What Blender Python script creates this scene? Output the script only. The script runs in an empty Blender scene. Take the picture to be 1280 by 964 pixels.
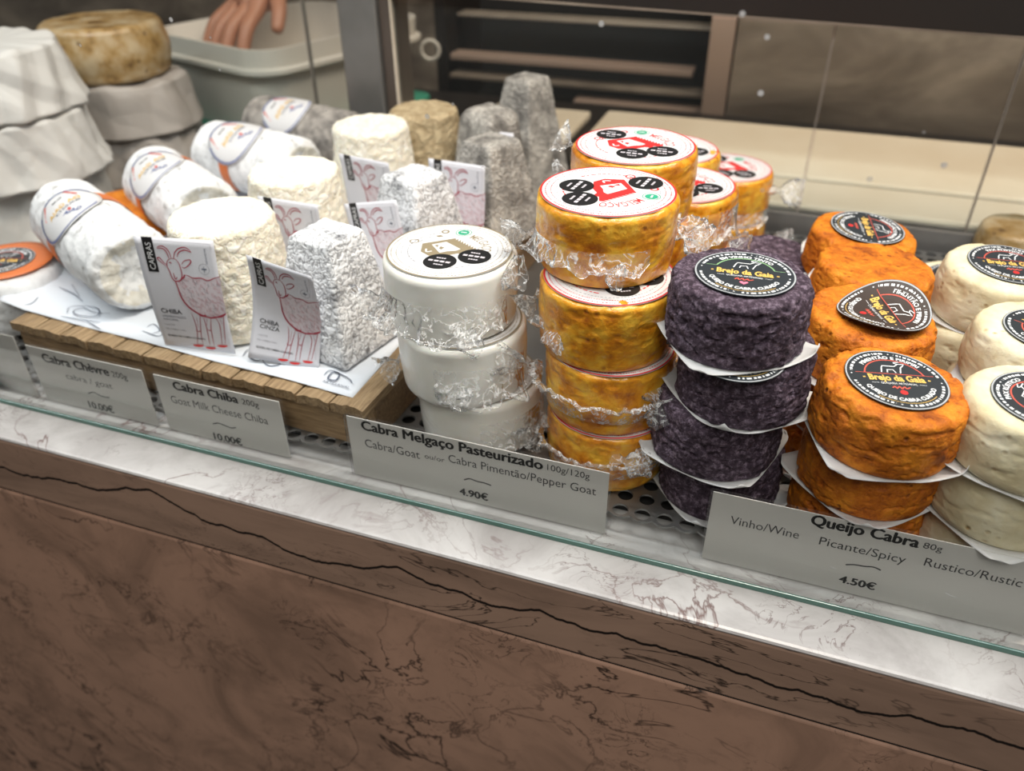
import bpy, bmesh, math, random
import numpy as np
from mathutils import Vector, Matrix

PI = math.pi
rnd = random.Random(7)
SC = bpy.context.scene
COL = SC.collection

# ------------------------------------------------------------------ camera, world, lights, exposure
FPX, CAMZ = 1000.0, 0.289
def _unit(v):
    return v / np.linalg.norm(v)
_up = -_unit(np.array([0.015, 1.45, 1.0]))
_x = -np.array([-3.29, -0.671, 1.0])
_x = _unit(_x - _up * (_x @ _up))
_y = np.cross(_up, _x)
if _y[2] < 0:
    _y = -_y
_a = math.radians(0.5)
_x, _y = math.cos(_a) * _x + math.sin(_a) * _y, -math.sin(_a) * _x + math.cos(_a) * _y
RW = np.stack([_x, _y, _up])          # world from camera (x right, y down, z forward)
cam = bpy.data.cameras.new('camera')
cam.lens = 36.0 * FPX / 1280.0
cam.sensor_width = 36.0
cam.clip_start, cam.clip_end = 0.01, 50
cam.dof.use_dof = True
cam.dof.focus_distance = 0.375
cam.dof.aperture_fstop = 7.5
camo = bpy.data.objects.new('camera', cam)
COL.objects.link(camo)
r_, u_, f_ = RW @ np.array([1, 0, 0]), RW @ np.array([0, -1, 0]), RW @ np.array([0, 0, -1])
camo.matrix_world = Matrix(((r_[0], u_[0], f_[0], 0), (r_[1], u_[1], f_[1], 0), (r_[2], u_[2], f_[2], CAMZ), (0, 0, 0, 1)))
SC.camera = camo

w = bpy.data.worlds.new('world')
SC.world = w
w.use_nodes = True
w.node_tree.nodes['Background'].inputs[0].default_value = (1.0, 0.93, 0.86, 1)
w.node_tree.nodes['Background'].inputs[1].default_value = 0.12

def area(name, loc, target, sx, sy, power, col):
    l = bpy.data.lights.new(name, 'AREA')
    l.shape = 'RECTANGLE'
    l.size, l.size_y, l.energy, l.color = sx, sy, power, col
    o = bpy.data.objects.new(name, l)
    COL.objects.link(o)
    o.location = loc
    d = Vector(target) - Vector(loc)
    o.rotation_euler = d.to_track_quat('-Z', 'Y').to_euler()
    return o
area('case_led_strip_lamp', (-0.25, 0.294, 0.56), (-0.25, 0.33, 0.0), 1.7, 0.05, 5.3, (0.93, 0.97, 1.0))
area('shop_ceiling_lamp', (0.3, -1.3, 2.2), (0, 0.4, 0), 1.6, 1.0, 31.0, (1.0, 0.95, 0.9))
area('service_side_fill', (0.45, 0.62, 1.5), (0.1, 0.95, 0), 1.4, 0.3, 26.0, (1.0, 0.86, 0.72))  # unseen fill, added to brighten the boards and panel behind the case

SC.view_settings.view_transform = 'Standard'
SC.view_settings.look = 'None'
SC.view_settings.exposure = 0.0
SC.view_settings.gamma = 1.0
SC.view_settings.use_curve_mapping = False
SC.cycles.transparent_max_bounces = 32
SC.cycles.max_bounces = 10

# ------------------------------------------------------------------ placing helpers
def ray(px, py):
    return RW @ np.array([(px - 640) / FPX, (py - 482) / FPX, 1.0])
def on(px, py, z):                     # point of the photograph on a level plane
    d = ray(px, py)
    p = np.array([0, 0, CAMZ]) + d * ((z - CAMZ) / d[2])
    return float(p[0]), float(p[1])
def upright(px, py, y):                # point of the photograph on an upright plane along the counter
    d = ray(px, py)
    p = np.array([0, 0, CAMZ]) + d * (y / d[1])
    return float(p[0]), float(p[2])

# ------------------------------------------------------------------ noise
_rs = np.random.RandomState(3)
_perm = _rs.permutation(512)
_grad = _rs.normal(size=(512, 3))
_grad /= np.linalg.norm(_grad, axis=1)[:, None]
def pn(P):
    P = np.asarray(P, float)
    i = np.floor(P).astype(int)
    f = P - i
    u = f * f * f * (f * (f * 6 - 15) + 10)
    out = np.zeros(len(P))
    for dx in (0, 1):
        for dy in (0, 1):
            for dz in (0, 1):
                h = _perm[(_perm[(_perm[(i[:, 0] + dx) & 511] + i[:, 1] + dy) & 511] + i[:, 2] + dz) & 511]
                g = _grad[h]
                d = g[:, 0] * (f[:, 0] - dx) + g[:, 1] * (f[:, 1] - dy) + g[:, 2] * (f[:, 2] - dz)
                wt = (u[:, 0] if dx else 1 - u[:, 0]) * (u[:, 1] if dy else 1 - u[:, 1]) * (u[:, 2] if dz else 1 - u[:, 2])
                out += d * wt
    return out
def fbm(P, oct=3, gain=0.5):
    s, a, fq = 0, 1.0, 1.0
    for k in range(oct):
        s = s + a * pn(np.asarray(P) * fq + 17.3 * k)
        a *= gain
        fq *= 2.03
    return s
def crease(P, seed, n=5, f=1.0):
    """crisp folds: triangle waves in random directions"""
    rs = np.random.RandomState(int(seed) % 9973)
    P = np.asarray(P, float)
    W = P + 0.35 * np.stack([pn(P * 0.8 + 3), pn(P * 0.8 + 11), pn(P * 0.8 + 23)], 1)
    s = 0
    for k in range(n):
        d = rs.normal(size=3)
        d /= np.linalg.norm(d)
        q = (W @ d) * f * rs.uniform(0.6, 1.6) + rs.uniform(0, 1)
        s = s + np.abs((q % 1.0) * 2 - 1)
    return s / n
def ridge(P, oct=3):
    s, a, fq = 0, 1.0, 1.0
    for k in range(oct):
        s = s + a * (1 - 2 * np.abs(pn(np.asarray(P) * fq + 9.1 * k)))
        a *= 0.5
        fq *= 2.0
    return s

# ------------------------------------------------------------------ node materials
class NT:
    def __init__(self, name):
        self.m = bpy.data.materials.new(name)
        self.m.use_nodes = True
        self.t = self.m.node_tree
        self.t.nodes.clear()
        self.out = self.n('ShaderNodeOutputMaterial')
    def n(self, typ, **kw):
        nd = self.t.nodes.new(typ)
        for k, v in kw.items():
            setattr(nd, k, v)
        return nd
    def l(self, a, b):
        self.t.links.new(a, b)
    def put(self, sock, v):
        if hasattr(v, 'links'):
            self.l(v, sock)
        elif isinstance(v, (tuple, list)) and len(v) == 3 and sock.type == 'RGBA':
            sock.default_value = (*v, 1)
        else:
            sock.default_value = v
    def coord(self, rand=True, scale=(1, 1, 1)):
        tc = self.n('ShaderNodeTexCoord')
        mp = self.n('ShaderNodeMapping')
        self.l(tc.outputs['Object'], mp.inputs['Vector'])
        mp.inputs['Scale'].default_value = scale
        if rand:
            oi = self.n('ShaderNodeObjectInfo')
            cb = self.n('ShaderNodeCombineXYZ')
            for i in range(3):
                self.l(oi.outputs['Random'], cb.inputs[i])
            self.l(cb.outputs[0], mp.inputs['Location'])
        return mp.outputs[0]
    def noise(self, vec, scale, detail=4, rough=0.55, dist=0.0):
        nd = self.n('ShaderNodeTexNoise')
        self.l(vec, nd.inputs['Vector'])
        nd.inputs['Scale'].default_value = scale
        nd.inputs['Detail'].default_value = detail
        nd.inputs['Roughness'].default_value = rough
        nd.inputs['Distortion'].default_value = dist
        return nd.outputs['Fac']
    def voro(self, vec, scale, feature='F1', rnd_=1.0):
        nd = self.n('ShaderNodeTexVoronoi', feature=feature)
        self.l(vec, nd.inputs['Vector'])
        nd.inputs['Scale'].default_value = scale
        nd.inputs['Randomness'].default_value = rnd_
        return nd.outputs['Distance']
    def wave(self, vec, scale, dist=3, detail=2, axis='X'):
        nd = self.n('ShaderNodeTexWave', bands_direction=axis)
        self.l(vec, nd.inputs['Vector'])
        nd.inputs['Scale'].default_value = scale
        nd.inputs['Distortion'].default_value = dist
        nd.inputs['Detail'].default_value = detail
        return nd.outputs['Fac']
    def ramp(self, fac, stops):
        nd = self.n('ShaderNodeValToRGB')
        self.l(fac, nd.inputs[0])
        e = nd.color_ramp.elements
        while len(e) < len(stops):
            e.new(0.5)
        for k, (p, c) in enumerate(stops):
            e[k].position = p
            e[k].color = (*c, 1) if isinstance(c, (tuple, list)) else (c, c, c, 1)
        return nd.outputs[0]
    def mix(self, fac, a, b, mode='MIX'):
        nd = self.n('ShaderNodeMix', data_type='RGBA', blend_type=mode)
        self.put(nd.inputs[0], fac)
        self.put(nd.inputs[6], a)
        self.put(nd.inputs[7], b)
        return nd.outputs[2]
    def math(self, op, a, b=0.5, clamp=False):
        nd = self.n('ShaderNodeMath', operation=op, use_clamp=clamp)
        self.put(nd.inputs[0], a)
        self.put(nd.inputs[1], b)
        return nd.outputs[0]
    def bump(self, h, strength=0.5, dist=0.001, normal=None):
        nd = self.n('ShaderNodeBump')
        nd.inputs['Strength'].default_value = strength
        nd.inputs['Distance'].default_value = dist
        self.l(h, nd.inputs['Height'])
        if normal:
            self.l(normal, nd.inputs['Normal'])
        return nd.outputs[0]
    def pbr(self, col, rough=0.5, metal=0.0, normal=None, sss=0.0, sssr=(1, 0.6, 0.35), sscale=0.003, coat=0.0, coatr=0.1, spec=0.5, coatn=None):
        b = self.n('ShaderNodeBsdfPrincipled')
        self.put(b.inputs['Base Color'], col)
        self.put(b.inputs['Roughness'], rough)
        self.put(b.inputs['Metallic'], metal)
        self.put(b.inputs['Specular IOR Level'], spec)
        if normal:
            self.l(normal, b.inputs['Normal'])
        if sss:
            b.inputs['Subsurface Weight'].default_value = sss
            b.inputs['Subsurface Radius'].default_value = sssr
            b.inputs['Subsurface Scale'].default_value = sscale
        if coat:
            self.put(b.inputs['Coat Weight'], coat)
            b.inputs['Coat Roughness'].default_value = coatr
            if coatn:
                self.l(coatn, b.inputs['Coat Normal'])
        self.l(b.outputs[0], self.out.inputs[0])
        return self.m

def plain(name, col, rough=0.5, metal=0.0, **kw):
    return NT(name).pbr(col, rough, metal, **kw)

M = {}
for nm, c in dict(ink_black=(0.012, 0.012, 0.013), ink_white=(0.78, 0.8, 0.82), ink_gold=(0.75, 0.48, 0.12), ink_red=(0.62, 0.03, 0.03),
                  ink_coral=(0.6, 0.1, 0.07), ink_green=(0.03, 0.35, 0.2), ink_taupe=(0.27, 0.22, 0.14), ink_slate=(0.022, 0.028, 0.034),
                  ink_pale_green=(0.25, 0.45, 0.22), ink_pink=(0.75, 0.2, 0.3), ink_grey=(0.33, 0.33, 0.36), ink_blue=(0.12, 0.16, 0.35),
                  ink_crimson=(0.4, 0.05, 0.08), ink_rose=(0.62, 0.36, 0.4), ink_navy=(0.1, 0.12, 0.17), label_white=(0.68, 0.68, 0.69), ink_blush=(0.68, 0.61, 0.65),
                  ink_silver=(0.42, 0.44, 0.46), ink_orange=(0.62, 0.17, 0.05), ink_lilac_grey=(0.55, 0.52, 0.56), ink_brown_slate=(0.05, 0.035, 0.03)).items():
    M[nm] = plain(nm, c, 0.45)

def m_rind(name, stops, scale, bump_d, dark=None, sss=0.0, rough=0.75, fine=900, coat=0.0, pits=0.0, pitcol=(0.1, 0.03, 0.01), coatr=0.08, wr=None, nr=0.62, spec=0.3):
    t = NT(name)
    v = t.coord()
    n1 = t.noise(v, scale, 6, nr)
    col = t.ramp(n1, stops)
    n2 = t.noise(v, fine, 3, 0.6)
    h = t.math('ADD', n1, t.math('MULTIPLY', n2, 0.35))
    if wr:                                            # wrinkles
        wv = t.noise(v, wr, 2, 0.5, 0.5)
        rg = t.math('ABSOLUTE', t.math('SUBTRACT', wv, 0.5))
        rg = t.math('MULTIPLY', rg, 7.0, True)
        h = t.math('ADD', h, t.math('MULTIPLY', rg, 0.9))
        col = t.mix(t.ramp(rg, [(0.0, 0.75), (0.35, 0.0)]), col, stops[0][1])
    if pits:
        vr = t.voro(v, pits)
        n3 = t.noise(v, pits * 0.37, 2)
        pm = t.math('MULTIPLY', t.ramp(vr, [(0.05, 1.0), (0.3, 0.0)]), t.ramp(n3, [(0.5, 0.0), (0.62, 1.0)]))
        col = t.mix(pm, col, pitcol)
        h = t.math('SUBTRACT', h, t.math('MULTIPLY', pm, 0.8))
    nrm = t.bump(h, 1.0, bump_d)
    cn = t.bump(t.noise(v, 90, 4, 0.6, 1.0), 0.6, 0.0012) if coat else None
    return t.pbr(col, rough, normal=nrm, sss=sss, coat=coat, coatr=coatr, coatn=cn, spec=spec)

M['rind_purple'] = m_rind('rind_purple', [(0.3, (0.012, 0.006, 0.012)), (0.5, (0.08, 0.052, 0.076)), (0.7, (0.4, 0.31, 0.4))], 300, 0.0018, rough=0.8, fine=1500, nr=0.78)
M['rind_paprika'] = m_rind('rind_paprika', [(0.3, (0.17, 0.03, 0.004)), (0.46, (0.52, 0.14, 0.009)), (0.7, (0.8, 0.29, 0.02))], 75, 0.0015, rough=0.6, fine=700, pits=210, pitcol=(0.13, 0.022, 0.006), sss=0.1, nr=0.74)
M['rind_ivory'] = m_rind('rind_ivory', [(0.25, (0.6, 0.49, 0.28)), (0.5, (0.74, 0.66, 0.44)), (0.7, (0.83, 0.78, 0.6))], 55, 0.0006, rough=0.5, fine=500, pits=190, pitcol=(0.42, 0.28, 0.12), sss=0.06)
M['rind_amber'] = m_rind('rind_amber', [(0.3, (0.36, 0.075, 0.004)), (0.47, (0.72, 0.28, 0.012)), (0.66, (0.86, 0.5, 0.05))], 75, 0.0007, rough=0.4, fine=600, pits=170, pitcol=(0.3, 0.06, 0.005), coat=0.9, coatr=0.1, sss=0.1)
M['rind_goat'] = m_rind('rind_goat', [(0.3, (0.78, 0.76, 0.68)), (0.6, (0.9, 0.89, 0.84))], 25, 0.0002, rough=0.4, fine=300, coat=0.8, coatr=0.12, sss=0.15)
M['rind_drum'] = m_rind('rind_drum', [(0.3, (0.72, 0.64, 0.49)), (0.5, (0.85, 0.8, 0.68)), (0.65, (0.9, 0.87, 0.78))], 210, 0.0004, spec=0.1, rough=0.9, fine=600, wr=210, sss=0.15)
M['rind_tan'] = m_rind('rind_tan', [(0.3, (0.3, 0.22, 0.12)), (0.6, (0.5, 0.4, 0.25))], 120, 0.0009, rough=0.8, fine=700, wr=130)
M['rind_ash'] = m_rind('rind_ash', [(0.3, (0.1, 0.1, 0.11)), (0.42, (0.66, 0.67, 0.69)), (0.6, (0.84, 0.85, 0.87))], 60, 0.0004, rough=0.95, fine=500, wr=230, spec=0.1)
M['rind_ash_grey'] = m_rind('rind_ash_grey', [(0.34, (0.14, 0.13, 0.12)), (0.5, (0.36, 0.34, 0.31)), (0.66, (0.55, 0.52, 0.47))], 60, 0.0007, rough=0.85, fine=500, wr=230)
M['rind_log'] = m_rind('rind_log', [(0.3, (0.34, 0.33, 0.32)), (0.42, (0.68, 0.69, 0.7)), (0.6, (0.8, 0.81, 0.82))], 130, 0.0008, rough=0.85, fine=500)
M['rind_log_grey'] = m_rind('rind_log_grey', [(0.3, (0.08, 0.075, 0.07)), (0.5, (0.27, 0.25, 0.23)), (0.7, (0.45, 0.42, 0.38))], 90, 0.001, rough=0.85, fine=700)
M['rind_brown'] = m_rind('rind_brown', [(0.3, (0.09, 0.045, 0.015)), (0.45, (0.3, 0.19, 0.07)), (0.62, (0.42, 0.33, 0.2))], 45, 0.0006, rough=0.45, fine=400, pits=120, pitcol=(0.06, 0.03, 0.015), coat=0.4)
M['cut_paste'] = m_rind('cut_paste', [(0.3, (0.5, 0.46, 0.38)), (0.6, (0.74, 0.72, 0.66))], 120, 0.0012, rough=0.8, fine=500)

def m_paper(name, col, bump=0.0003, scale=60, trans=0.25):
    t = NT(name)
    v = t.coord()
    n = t.noise(v, scale, 4, 0.5, 0.6)
    nr = t.bump(n, 0.8, bump)
    d = t.n('ShaderNodeBsdfPrincipled')
    t.put(d.inputs['Base Color'], col)
    d.inputs['Roughness'].default_value = 0.6
    t.l(nr, d.inputs['Normal'])
    tr = t.n('ShaderNodeBsdfTranslucent')
    t.put(tr.inputs[0], col)
    mx = t.n('ShaderNodeMixShader')
    mx.inputs[0].default_value = trans
    t.l(d.outputs[0], mx.inputs[1])
    t.l(tr.outputs[0], mx.inputs[2])
    t.l(mx.outputs[0], t.out.inputs[0])
    return t.m
M['paper_liner'] = m_paper('paper_liner', (0.84, 0.84, 0.84))
M['paper_card'] = m_paper('paper_card', (0.74, 0.74, 0.79), 0.0001, 300, 0.1)
M['paper_sheet'] = m_paper('paper_sheet', (0.76, 0.8, 0.86), 0.0002, 30, 0.1)
M['paper_wax'] = m_paper('paper_wax', (0.62, 0.61, 0.58), 0.001, 70, 0.2)
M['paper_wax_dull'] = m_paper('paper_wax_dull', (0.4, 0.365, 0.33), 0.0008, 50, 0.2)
M['sign_card'] = m_paper('sign_card', (0.7, 0.685, 0.65), 0.00003, 200, 0.05)

def m_clear(name, tint=(1, 1, 1), milky=0.03, blend=0.25, rough=0.03, bump=0.0, scale=100, specks=0.0, boost=1.0):
    t = NT(name)
    v = t.coord(False)
    tr = t.n('ShaderNodeBsdfTransparent')
    t.put(tr.inputs[0], tint)
    gl = t.n('ShaderNodeBsdfGlossy')
    gl.inputs['Roughness'].default_value = rough
    lw = t.n('ShaderNodeLayerWeight')
    lw.inputs[0].default_value = blend
    if bump:
        nr = t.bump(t.noise(v, scale, 4, 0.6, 0.8), 1.0, bump)
        t.l(nr, gl.inputs['Normal'])
        t.l(nr, lw.inputs['Normal'])
    mx = t.n('ShaderNodeMixShader')
    t.l(t.math('MULTIPLY', lw.outputs['Fresnel'], boost, True), mx.inputs[0])
    t.l(tr.outputs[0], mx.inputs[1])
    t.l(gl.outputs[0], mx.inputs[2])
    df = t.n('ShaderNodeBsdfDiffuse')
    df.inputs[0].default_value = (0.9, 0.9, 0.9, 1)
    mx2 = t.n('ShaderNodeMixShader')
    if bump:                                          # white streaks painted along the crinkles in place of highlights
        cn = t.math('ABSOLUTE', t.math('SUBTRACT', t.noise(v, scale * 1.3, 3, 0.55, 0.6), 0.5))
        t.l(t.math('ADD', milky, t.ramp(cn, [(0.0, 0.5), (0.035, 0.0)])), mx2.inputs[0])
    elif specks:
        vr = t.voro(v, specks)
        sz = t.n('ShaderNodeSeparateXYZ')
        t.l(v, sz.inputs[0])
        zone = t.math('MULTIPLY', t.ramp(t.noise(v, 9, 2), [(0.4, 0.0), (0.48, 1.0)]), t.ramp(t.math('MULTIPLY', sz.outputs[2], 3.0), [(0.55, 0.0), (0.66, 1.0)]))
        t.l(t.math('MULTIPLY', t.ramp(vr, [(0.05, 1.0), (0.07, 0.0)]), zone), mx2.inputs[0])
    else:
        mx2.inputs[0].default_value = milky
    t.l(mx.outputs[0], mx2.inputs[1])
    t.l(df.outputs[0], mx2.inputs[2])
    t.l(mx2.outputs[0], t.out.inputs[0])
    return t.m
M['film'] = m_clear('film', milky=0.07, blend=0.17, rough=0.1, bump=0.0006, scale=110)
M['acrylic'] = m_clear('acrylic', milky=0.02, blend=0.12, rough=0.02)
M['pane'] = m_clear('pane', tint=(0.98, 0.99, 0.985), blend=0.1, rough=0.01, specks=60)
M['back_pane'] = m_clear('back_pane', tint=(0.93, 0.95, 0.94), milky=0.006, blend=0.08, rough=0.02)
M['glass_edge'] = plain('glass_edge', (0.09, 0.2, 0.165), 0.12)

def m_marble(name, base, dark, vein, vscale, veinw, rough=0.25, sc=(1, 1, 1), crack=False):
    t = NT(name)
    v = t.coord(False, sc)
    n = t.noise(v, 14, 6, 0.6, 0.8)
    col = t.ramp(n, [(0.3, dark), (0.55, base), (0.75, tuple(min(1, c * 1.12) for c in base))])
    blot = t.noise(v, 45, 5, 0.65, 1.2)
    col = t.mix(t.ramp(blot, [(0.58, 0.0), (0.75, 0.55)]), col, dark)
    wv = t.noise(v, vscale, 5, 0.55, 1.5)
    vn = t.math('ABSOLUTE', t.math('SUBTRACT', wv, 0.5))
    msk = t.math('MULTIPLY', t.ramp(vn, [(0.0, 1.0), (veinw, 0.0)]), t.ramp(t.noise(v, 7, 3), [(0.42, 0.0), (0.6, 1.0)]))
    col = t.mix(msk, col, vein)
    wv2 = t.noise(v, vscale * 3.1, 4, 0.6, 2.0)
    vn2 = t.math('ABSOLUTE', t.math('SUBTRACT', wv2, 0.5))
    msk2 = t.math('MULTIPLY', t.ramp(vn2, [(0.0, 0.8), (veinw * 1.2, 0.0)]), t.ramp(t.noise(v, 19, 3), [(0.5, 0.0), (0.62, 1.0)]))
    col = t.mix(msk2, col, tuple(c * 0.8 for c in vein))
    if crack:                                         # one long dark crack wandering along the stone
        v0 = t.coord(False)
        sx = t.n('ShaderNodeSeparateXYZ')
        t.l(v0, sx.inputs[0])
        cb = t.n('ShaderNodeCombineXYZ')
        t.l(sx.outputs[0], cb.inputs[0])
        nz = t.noise(cb.outputs[0], 7.5, 7, 0.5)
        line = t.math('ADD', -0.038, t.math('MULTIPLY', t.math('SUBTRACT', nz, 0.5), 0.085))
        dd = t.math('ABSOLUTE', t.math('SUBTRACT', sx.outputs[2], line))
        col = t.mix(t.ramp(t.math('MULTIPLY', dd, 100.0), [(0.06, 1.0), (0.13, 0.0)]), col, (0.012, 0.008, 0.007))
    return t.pbr(col, rough)
M['marble_white'] = m_marble('marble_white', (0.55, 0.54, 0.525), (0.36, 0.34, 0.33), (0.2, 0.14, 0.13), 13, 0.016)
M['marble_rose'] = m_marble('marble_rose', (0.5, 0.305, 0.215), (0.3, 0.185, 0.13), (0.03, 0.018, 0.013), 11, 0.018, 0.35)

M['marble_rose_band'] = m_marble('marble_rose_band', (0.42, 0.275, 0.2), (0.25, 0.165, 0.12), (0.03, 0.02, 0.015), 16, 0.01, 0.35, (0.4, 1, 1.3), True)
def m_wood(name, c1, c2, axis='X'):
    t = NT(name)
    sc = (6, 60, 60) if axis == 'X' else (60, 6, 60)
    v = t.coord(True, sc)
    n = t.noise(v, 9, 5, 0.6, 0.5)
    col = t.ramp(n, [(0.3, c1), (0.7, c2)])
    return t.pbr(col, 0.6, normal=t.bump(n, 0.4, 0.0005))
M['wood'] = m_wood('wood', (0.2, 0.12, 0.055), (0.38, 0.255, 0.135))
M['wood_slat'] = m_wood('wood_slat', (0.17, 0.105, 0.05), (0.4, 0.28, 0.155), 'Y')
M['wood_dark'] = m_wood('wood_dark', (0.12, 0.07, 0.035), (0.26, 0.17, 0.09))
t = NT('steel')
v = t.coord(False, (4, 80, 80))
M['steel'] = t.pbr((0.3, 0.297, 0.29), t.ramp(t.noise(v, 20, 3), [(0.3, 0.35), (0.7, 0.5)]), 0.9)
t = NT('steel_grey')
v = t.coord(False)
M['steel_grey'] = t.pbr(t.ramp(t.noise(v, 20, 3), [(0.3, (0.2, 0.195, 0.185)), (0.7, (0.27, 0.26, 0.25))]), 0.4, 0.6)
M['steel_dark'] = plain('steel_dark', (0.025, 0.02, 0.018), 0.4, 0.3)
M['cavity'] = plain('cavity', (0.012, 0.011, 0.01), 0.8)
t = NT('cream_board')
v = t.coord(False)
M['cream_board'] = t.pbr(t.ramp(t.noise(v, 12, 4), [(0.3, (0.78, 0.65, 0.5)), (0.7, (0.85, 0.74, 0.6))]), 0.45)
t = NT('back_panel')
v = t.coord(False, (1, 1, 2))
M['back_panel'] = t.pbr(t.ramp(t.noise(v, 5, 4, 0.6, 0.6), [(0.3, (0.09, 0.067, 0.05)), (0.5, (0.21, 0.165, 0.13)), (0.7, (0.38, 0.31, 0.245))]), 0.4)
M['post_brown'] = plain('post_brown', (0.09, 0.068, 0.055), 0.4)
M['pale_edge'] = plain('pale_edge', (0.25, 0.22, 0.19), 0.4)
M['tub_plastic'] = NT('tub_plastic').pbr((0.64, 0.58, 0.52), 0.4)
M['board_green'] = plain('board_green', (0.05, 0.3, 0.2), 0.5)
M['skin'] = NT('skin').pbr((0.36, 0.16, 0.095), 0.5, sss=0.2, sscale=0.003)
M['sleeve'] = plain('sleeve', (0.04, 0.042, 0.045), 0.9)
M['pink_meat'] = m_rind('pink_meat', [(0.3, (0.25, 0.06, 0.035)), (0.6, (0.45, 0.18, 0.11))], 60, 0.0006, rough=0.4)
M['grime'] = plain('grime', (0.05, 0.045, 0.04), 0.9)

# ------------------------------------------------------------------ mesh helpers
def tag(o, label=None, cat=None, group=None, kind=None):
    if label: o['label'] = label
    if cat: o['category'] = cat
    if group: o['group'] = group
    if kind: o['kind'] = kind
    return o
def thing(name, label, cat, loc=(0, 0, 0), rz=0.0, group=None, tilt=(0, 0)):
    o = bpy.data.objects.new(name, None)
    o.empty_display_size = 0.02
    COL.objects.link(o)
    o.location = loc
    o.rotation_euler = (tilt[0], tilt[1], rz)
    return tag(o, label, cat, group)
def link(name, me, mats, parent=None, loc=None, rot=None, smooth=True):
    if not me.materials:
        for m in (mats if isinstance(mats, (list, tuple)) else [mats]):
            me.materials.append(M[m] if isinstance(m, str) else m)
    if smooth:
        me.polygons.foreach_set('use_smooth', [True] * len(me.polygons))
    o = bpy.data.objects.new(name, me)
    COL.objects.link(o)
    if parent: o.parent = parent
    if loc is not None: o.location = loc
    if rot is not None: o.rotation_euler = rot
    return o
def mesh(verts, faces, mi=None):
    me = bpy.data.meshes.new('m')
    me.from_pydata([tuple(map(float, v)) for v in verts], [], [tuple(map(int, f)) for f in faces])
    if mi is not None:
        me.polygons.foreach_set('material_index', list(mi))
    me.update()
    return me
class MB:
    def __init__(self):
        self.v, self.f, self.m = [], [], []
    def add(self, vs, fs, mi=0):
        b = len(self.v)
        self.v += [tuple(map(float, p)) for p in vs]
        self.f += [tuple(int(i) + b for i in f) for f in fs]
        self.m += [mi] * len(fs)
        return self
    def box(self, x0, x1, y0, y1, z0, z1, mi=0):
        vs = [(x, y, z) for x in (x0, x1) for y in (y0, y1) for z in (z0, z1)]
        return self.add(vs, [(0, 1, 3, 2), (4, 6, 7, 5), (0, 4, 5, 1), (2, 3, 7, 6), (0, 2, 6, 4), (1, 5, 7, 3)], mi)
    def mesh(self):
        return mesh(self.v, self.f, self.m)
    def build(self, name, mats, parent=None, bevel=0.0, smooth=False, **kw):
        o = link(name, self.mesh(), mats, parent, smooth=smooth, **kw)
        if bevel:
            b = o.modifiers.new('bevel', 'BEVEL')
            b.width, b.segments, b.limit_method = bevel, 2, 'ANGLE'
        return o
def revolve(prof, segs):
    """closed surface of revolution from (r, z) points, first and last on the axis"""
    P = np.array(prof, float)
    a = np.arange(segs) * 2 * PI / segs
    ca, sa = np.cos(a), np.sin(a)
    body = P[1:-1]
    V = np.stack([np.outer(body[:, 0], ca), np.outer(body[:, 0], sa), np.repeat(body[:, 1][:, None], segs, 1)], -1).reshape(-1, 3)
    V = np.vstack([V, [[0, 0, P[0, 1]], [0, 0, P[-1, 1]]]])
    n = len(body)
    F = []
    for i in range(n - 1):
        for j in range(segs):
            k = (j + 1) % segs
            F.append((i * segs + j, i * segs + k, (i + 1) * segs + k, (i + 1) * segs + j))
    c0, c1 = n * segs, n * segs + 1
    for j in range(segs):
        k = (j + 1) % segs
        F.append((c0, k, j))
        F.append((c1, (n - 1) * segs + j, (n - 1) * segs + k))
    return V, F
def cheese_prof(rb, rt, h, ro=0.006, bulge=0.001, n=26, dip=0.0):
    p = [(0, 0)]
    for k in range(1, 7):
        p.append((max(rb - ro, 0.002) * k / 6, 0))
    for k in range(1, 7):
        a = PI / 2 * k / 6
        p.append((rb - ro + ro * math.sin(a), ro - ro * math.cos(a)))
    for k in range(1, n):
        s = k / n
        p.append((rb + (rt - rb) * s + bulge * math.sin(PI * s), ro + (h - 2 * ro) * s))
    for k in range(0, 7):
        a = PI / 2 * k / 6
        p.append((rt - ro + ro * math.cos(a), h - ro + ro * math.sin(a)))
    for k in range(1, 10):
        q = 1 - k / 10
        p.append(((rt - ro) * q, h - dip * (1 - q * q)))
    p.append((0, h - dip))
    return p
def normals(V, F):
    N = np.zeros_like(V)
    for f in ([x for x in F if len(x) == 4], [x for x in F if len(x) == 3]):
        if not f: continue
        A = np.array(f)
        fn = np.cross(V[A[:, 1]] - V[A[:, 0]], V[A[:, 2]] - V[A[:, 0]])
        for c in range(A.shape[1]):
            np.add.at(N, A[:, c], fn)
    return N / (np.linalg.norm(N, axis=1)[:, None] + 1e-12)
def lumpy(prof, segs, seed, amp, freq, oct=3, big=0.0, bigf=25, topfade=None, h=None, mode='fbm', base_flat=True, crag=0.0, cragf=150):
    V, F = revolve(prof, segs)
    N = normals(V, F)
    off = np.array([seed * 3.7, seed * 1.3, seed * 2.1])
    d = amp * (fbm(V * freq + off, oct) if mode == 'fbm' else ridge(V * freq + off, oct) - 0.6)
    if big:
        d = d + big * fbm(V * bigf + off, 2)
    if crag:                                          # open cracks and pits in the rind
        q = fbm(V * np.array([cragf, cragf, cragf * 1.7]) + off * 1.9, 2)
        d = d - crag * np.clip((q - 0.12) * 4.0, 0, 1)
    if topfade is not None:
        d = d * np.where((V[:, 2] > h * 0.93) & (np.hypot(V[:, 0], V[:, 1]) < topfade), 0.25, 1.0)
    if base_flat:
        d = np.where(V[:, 2] < 0.0015, np.minimum(d, 0) * 0, d)
    return V + N * d[:, None], F

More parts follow.
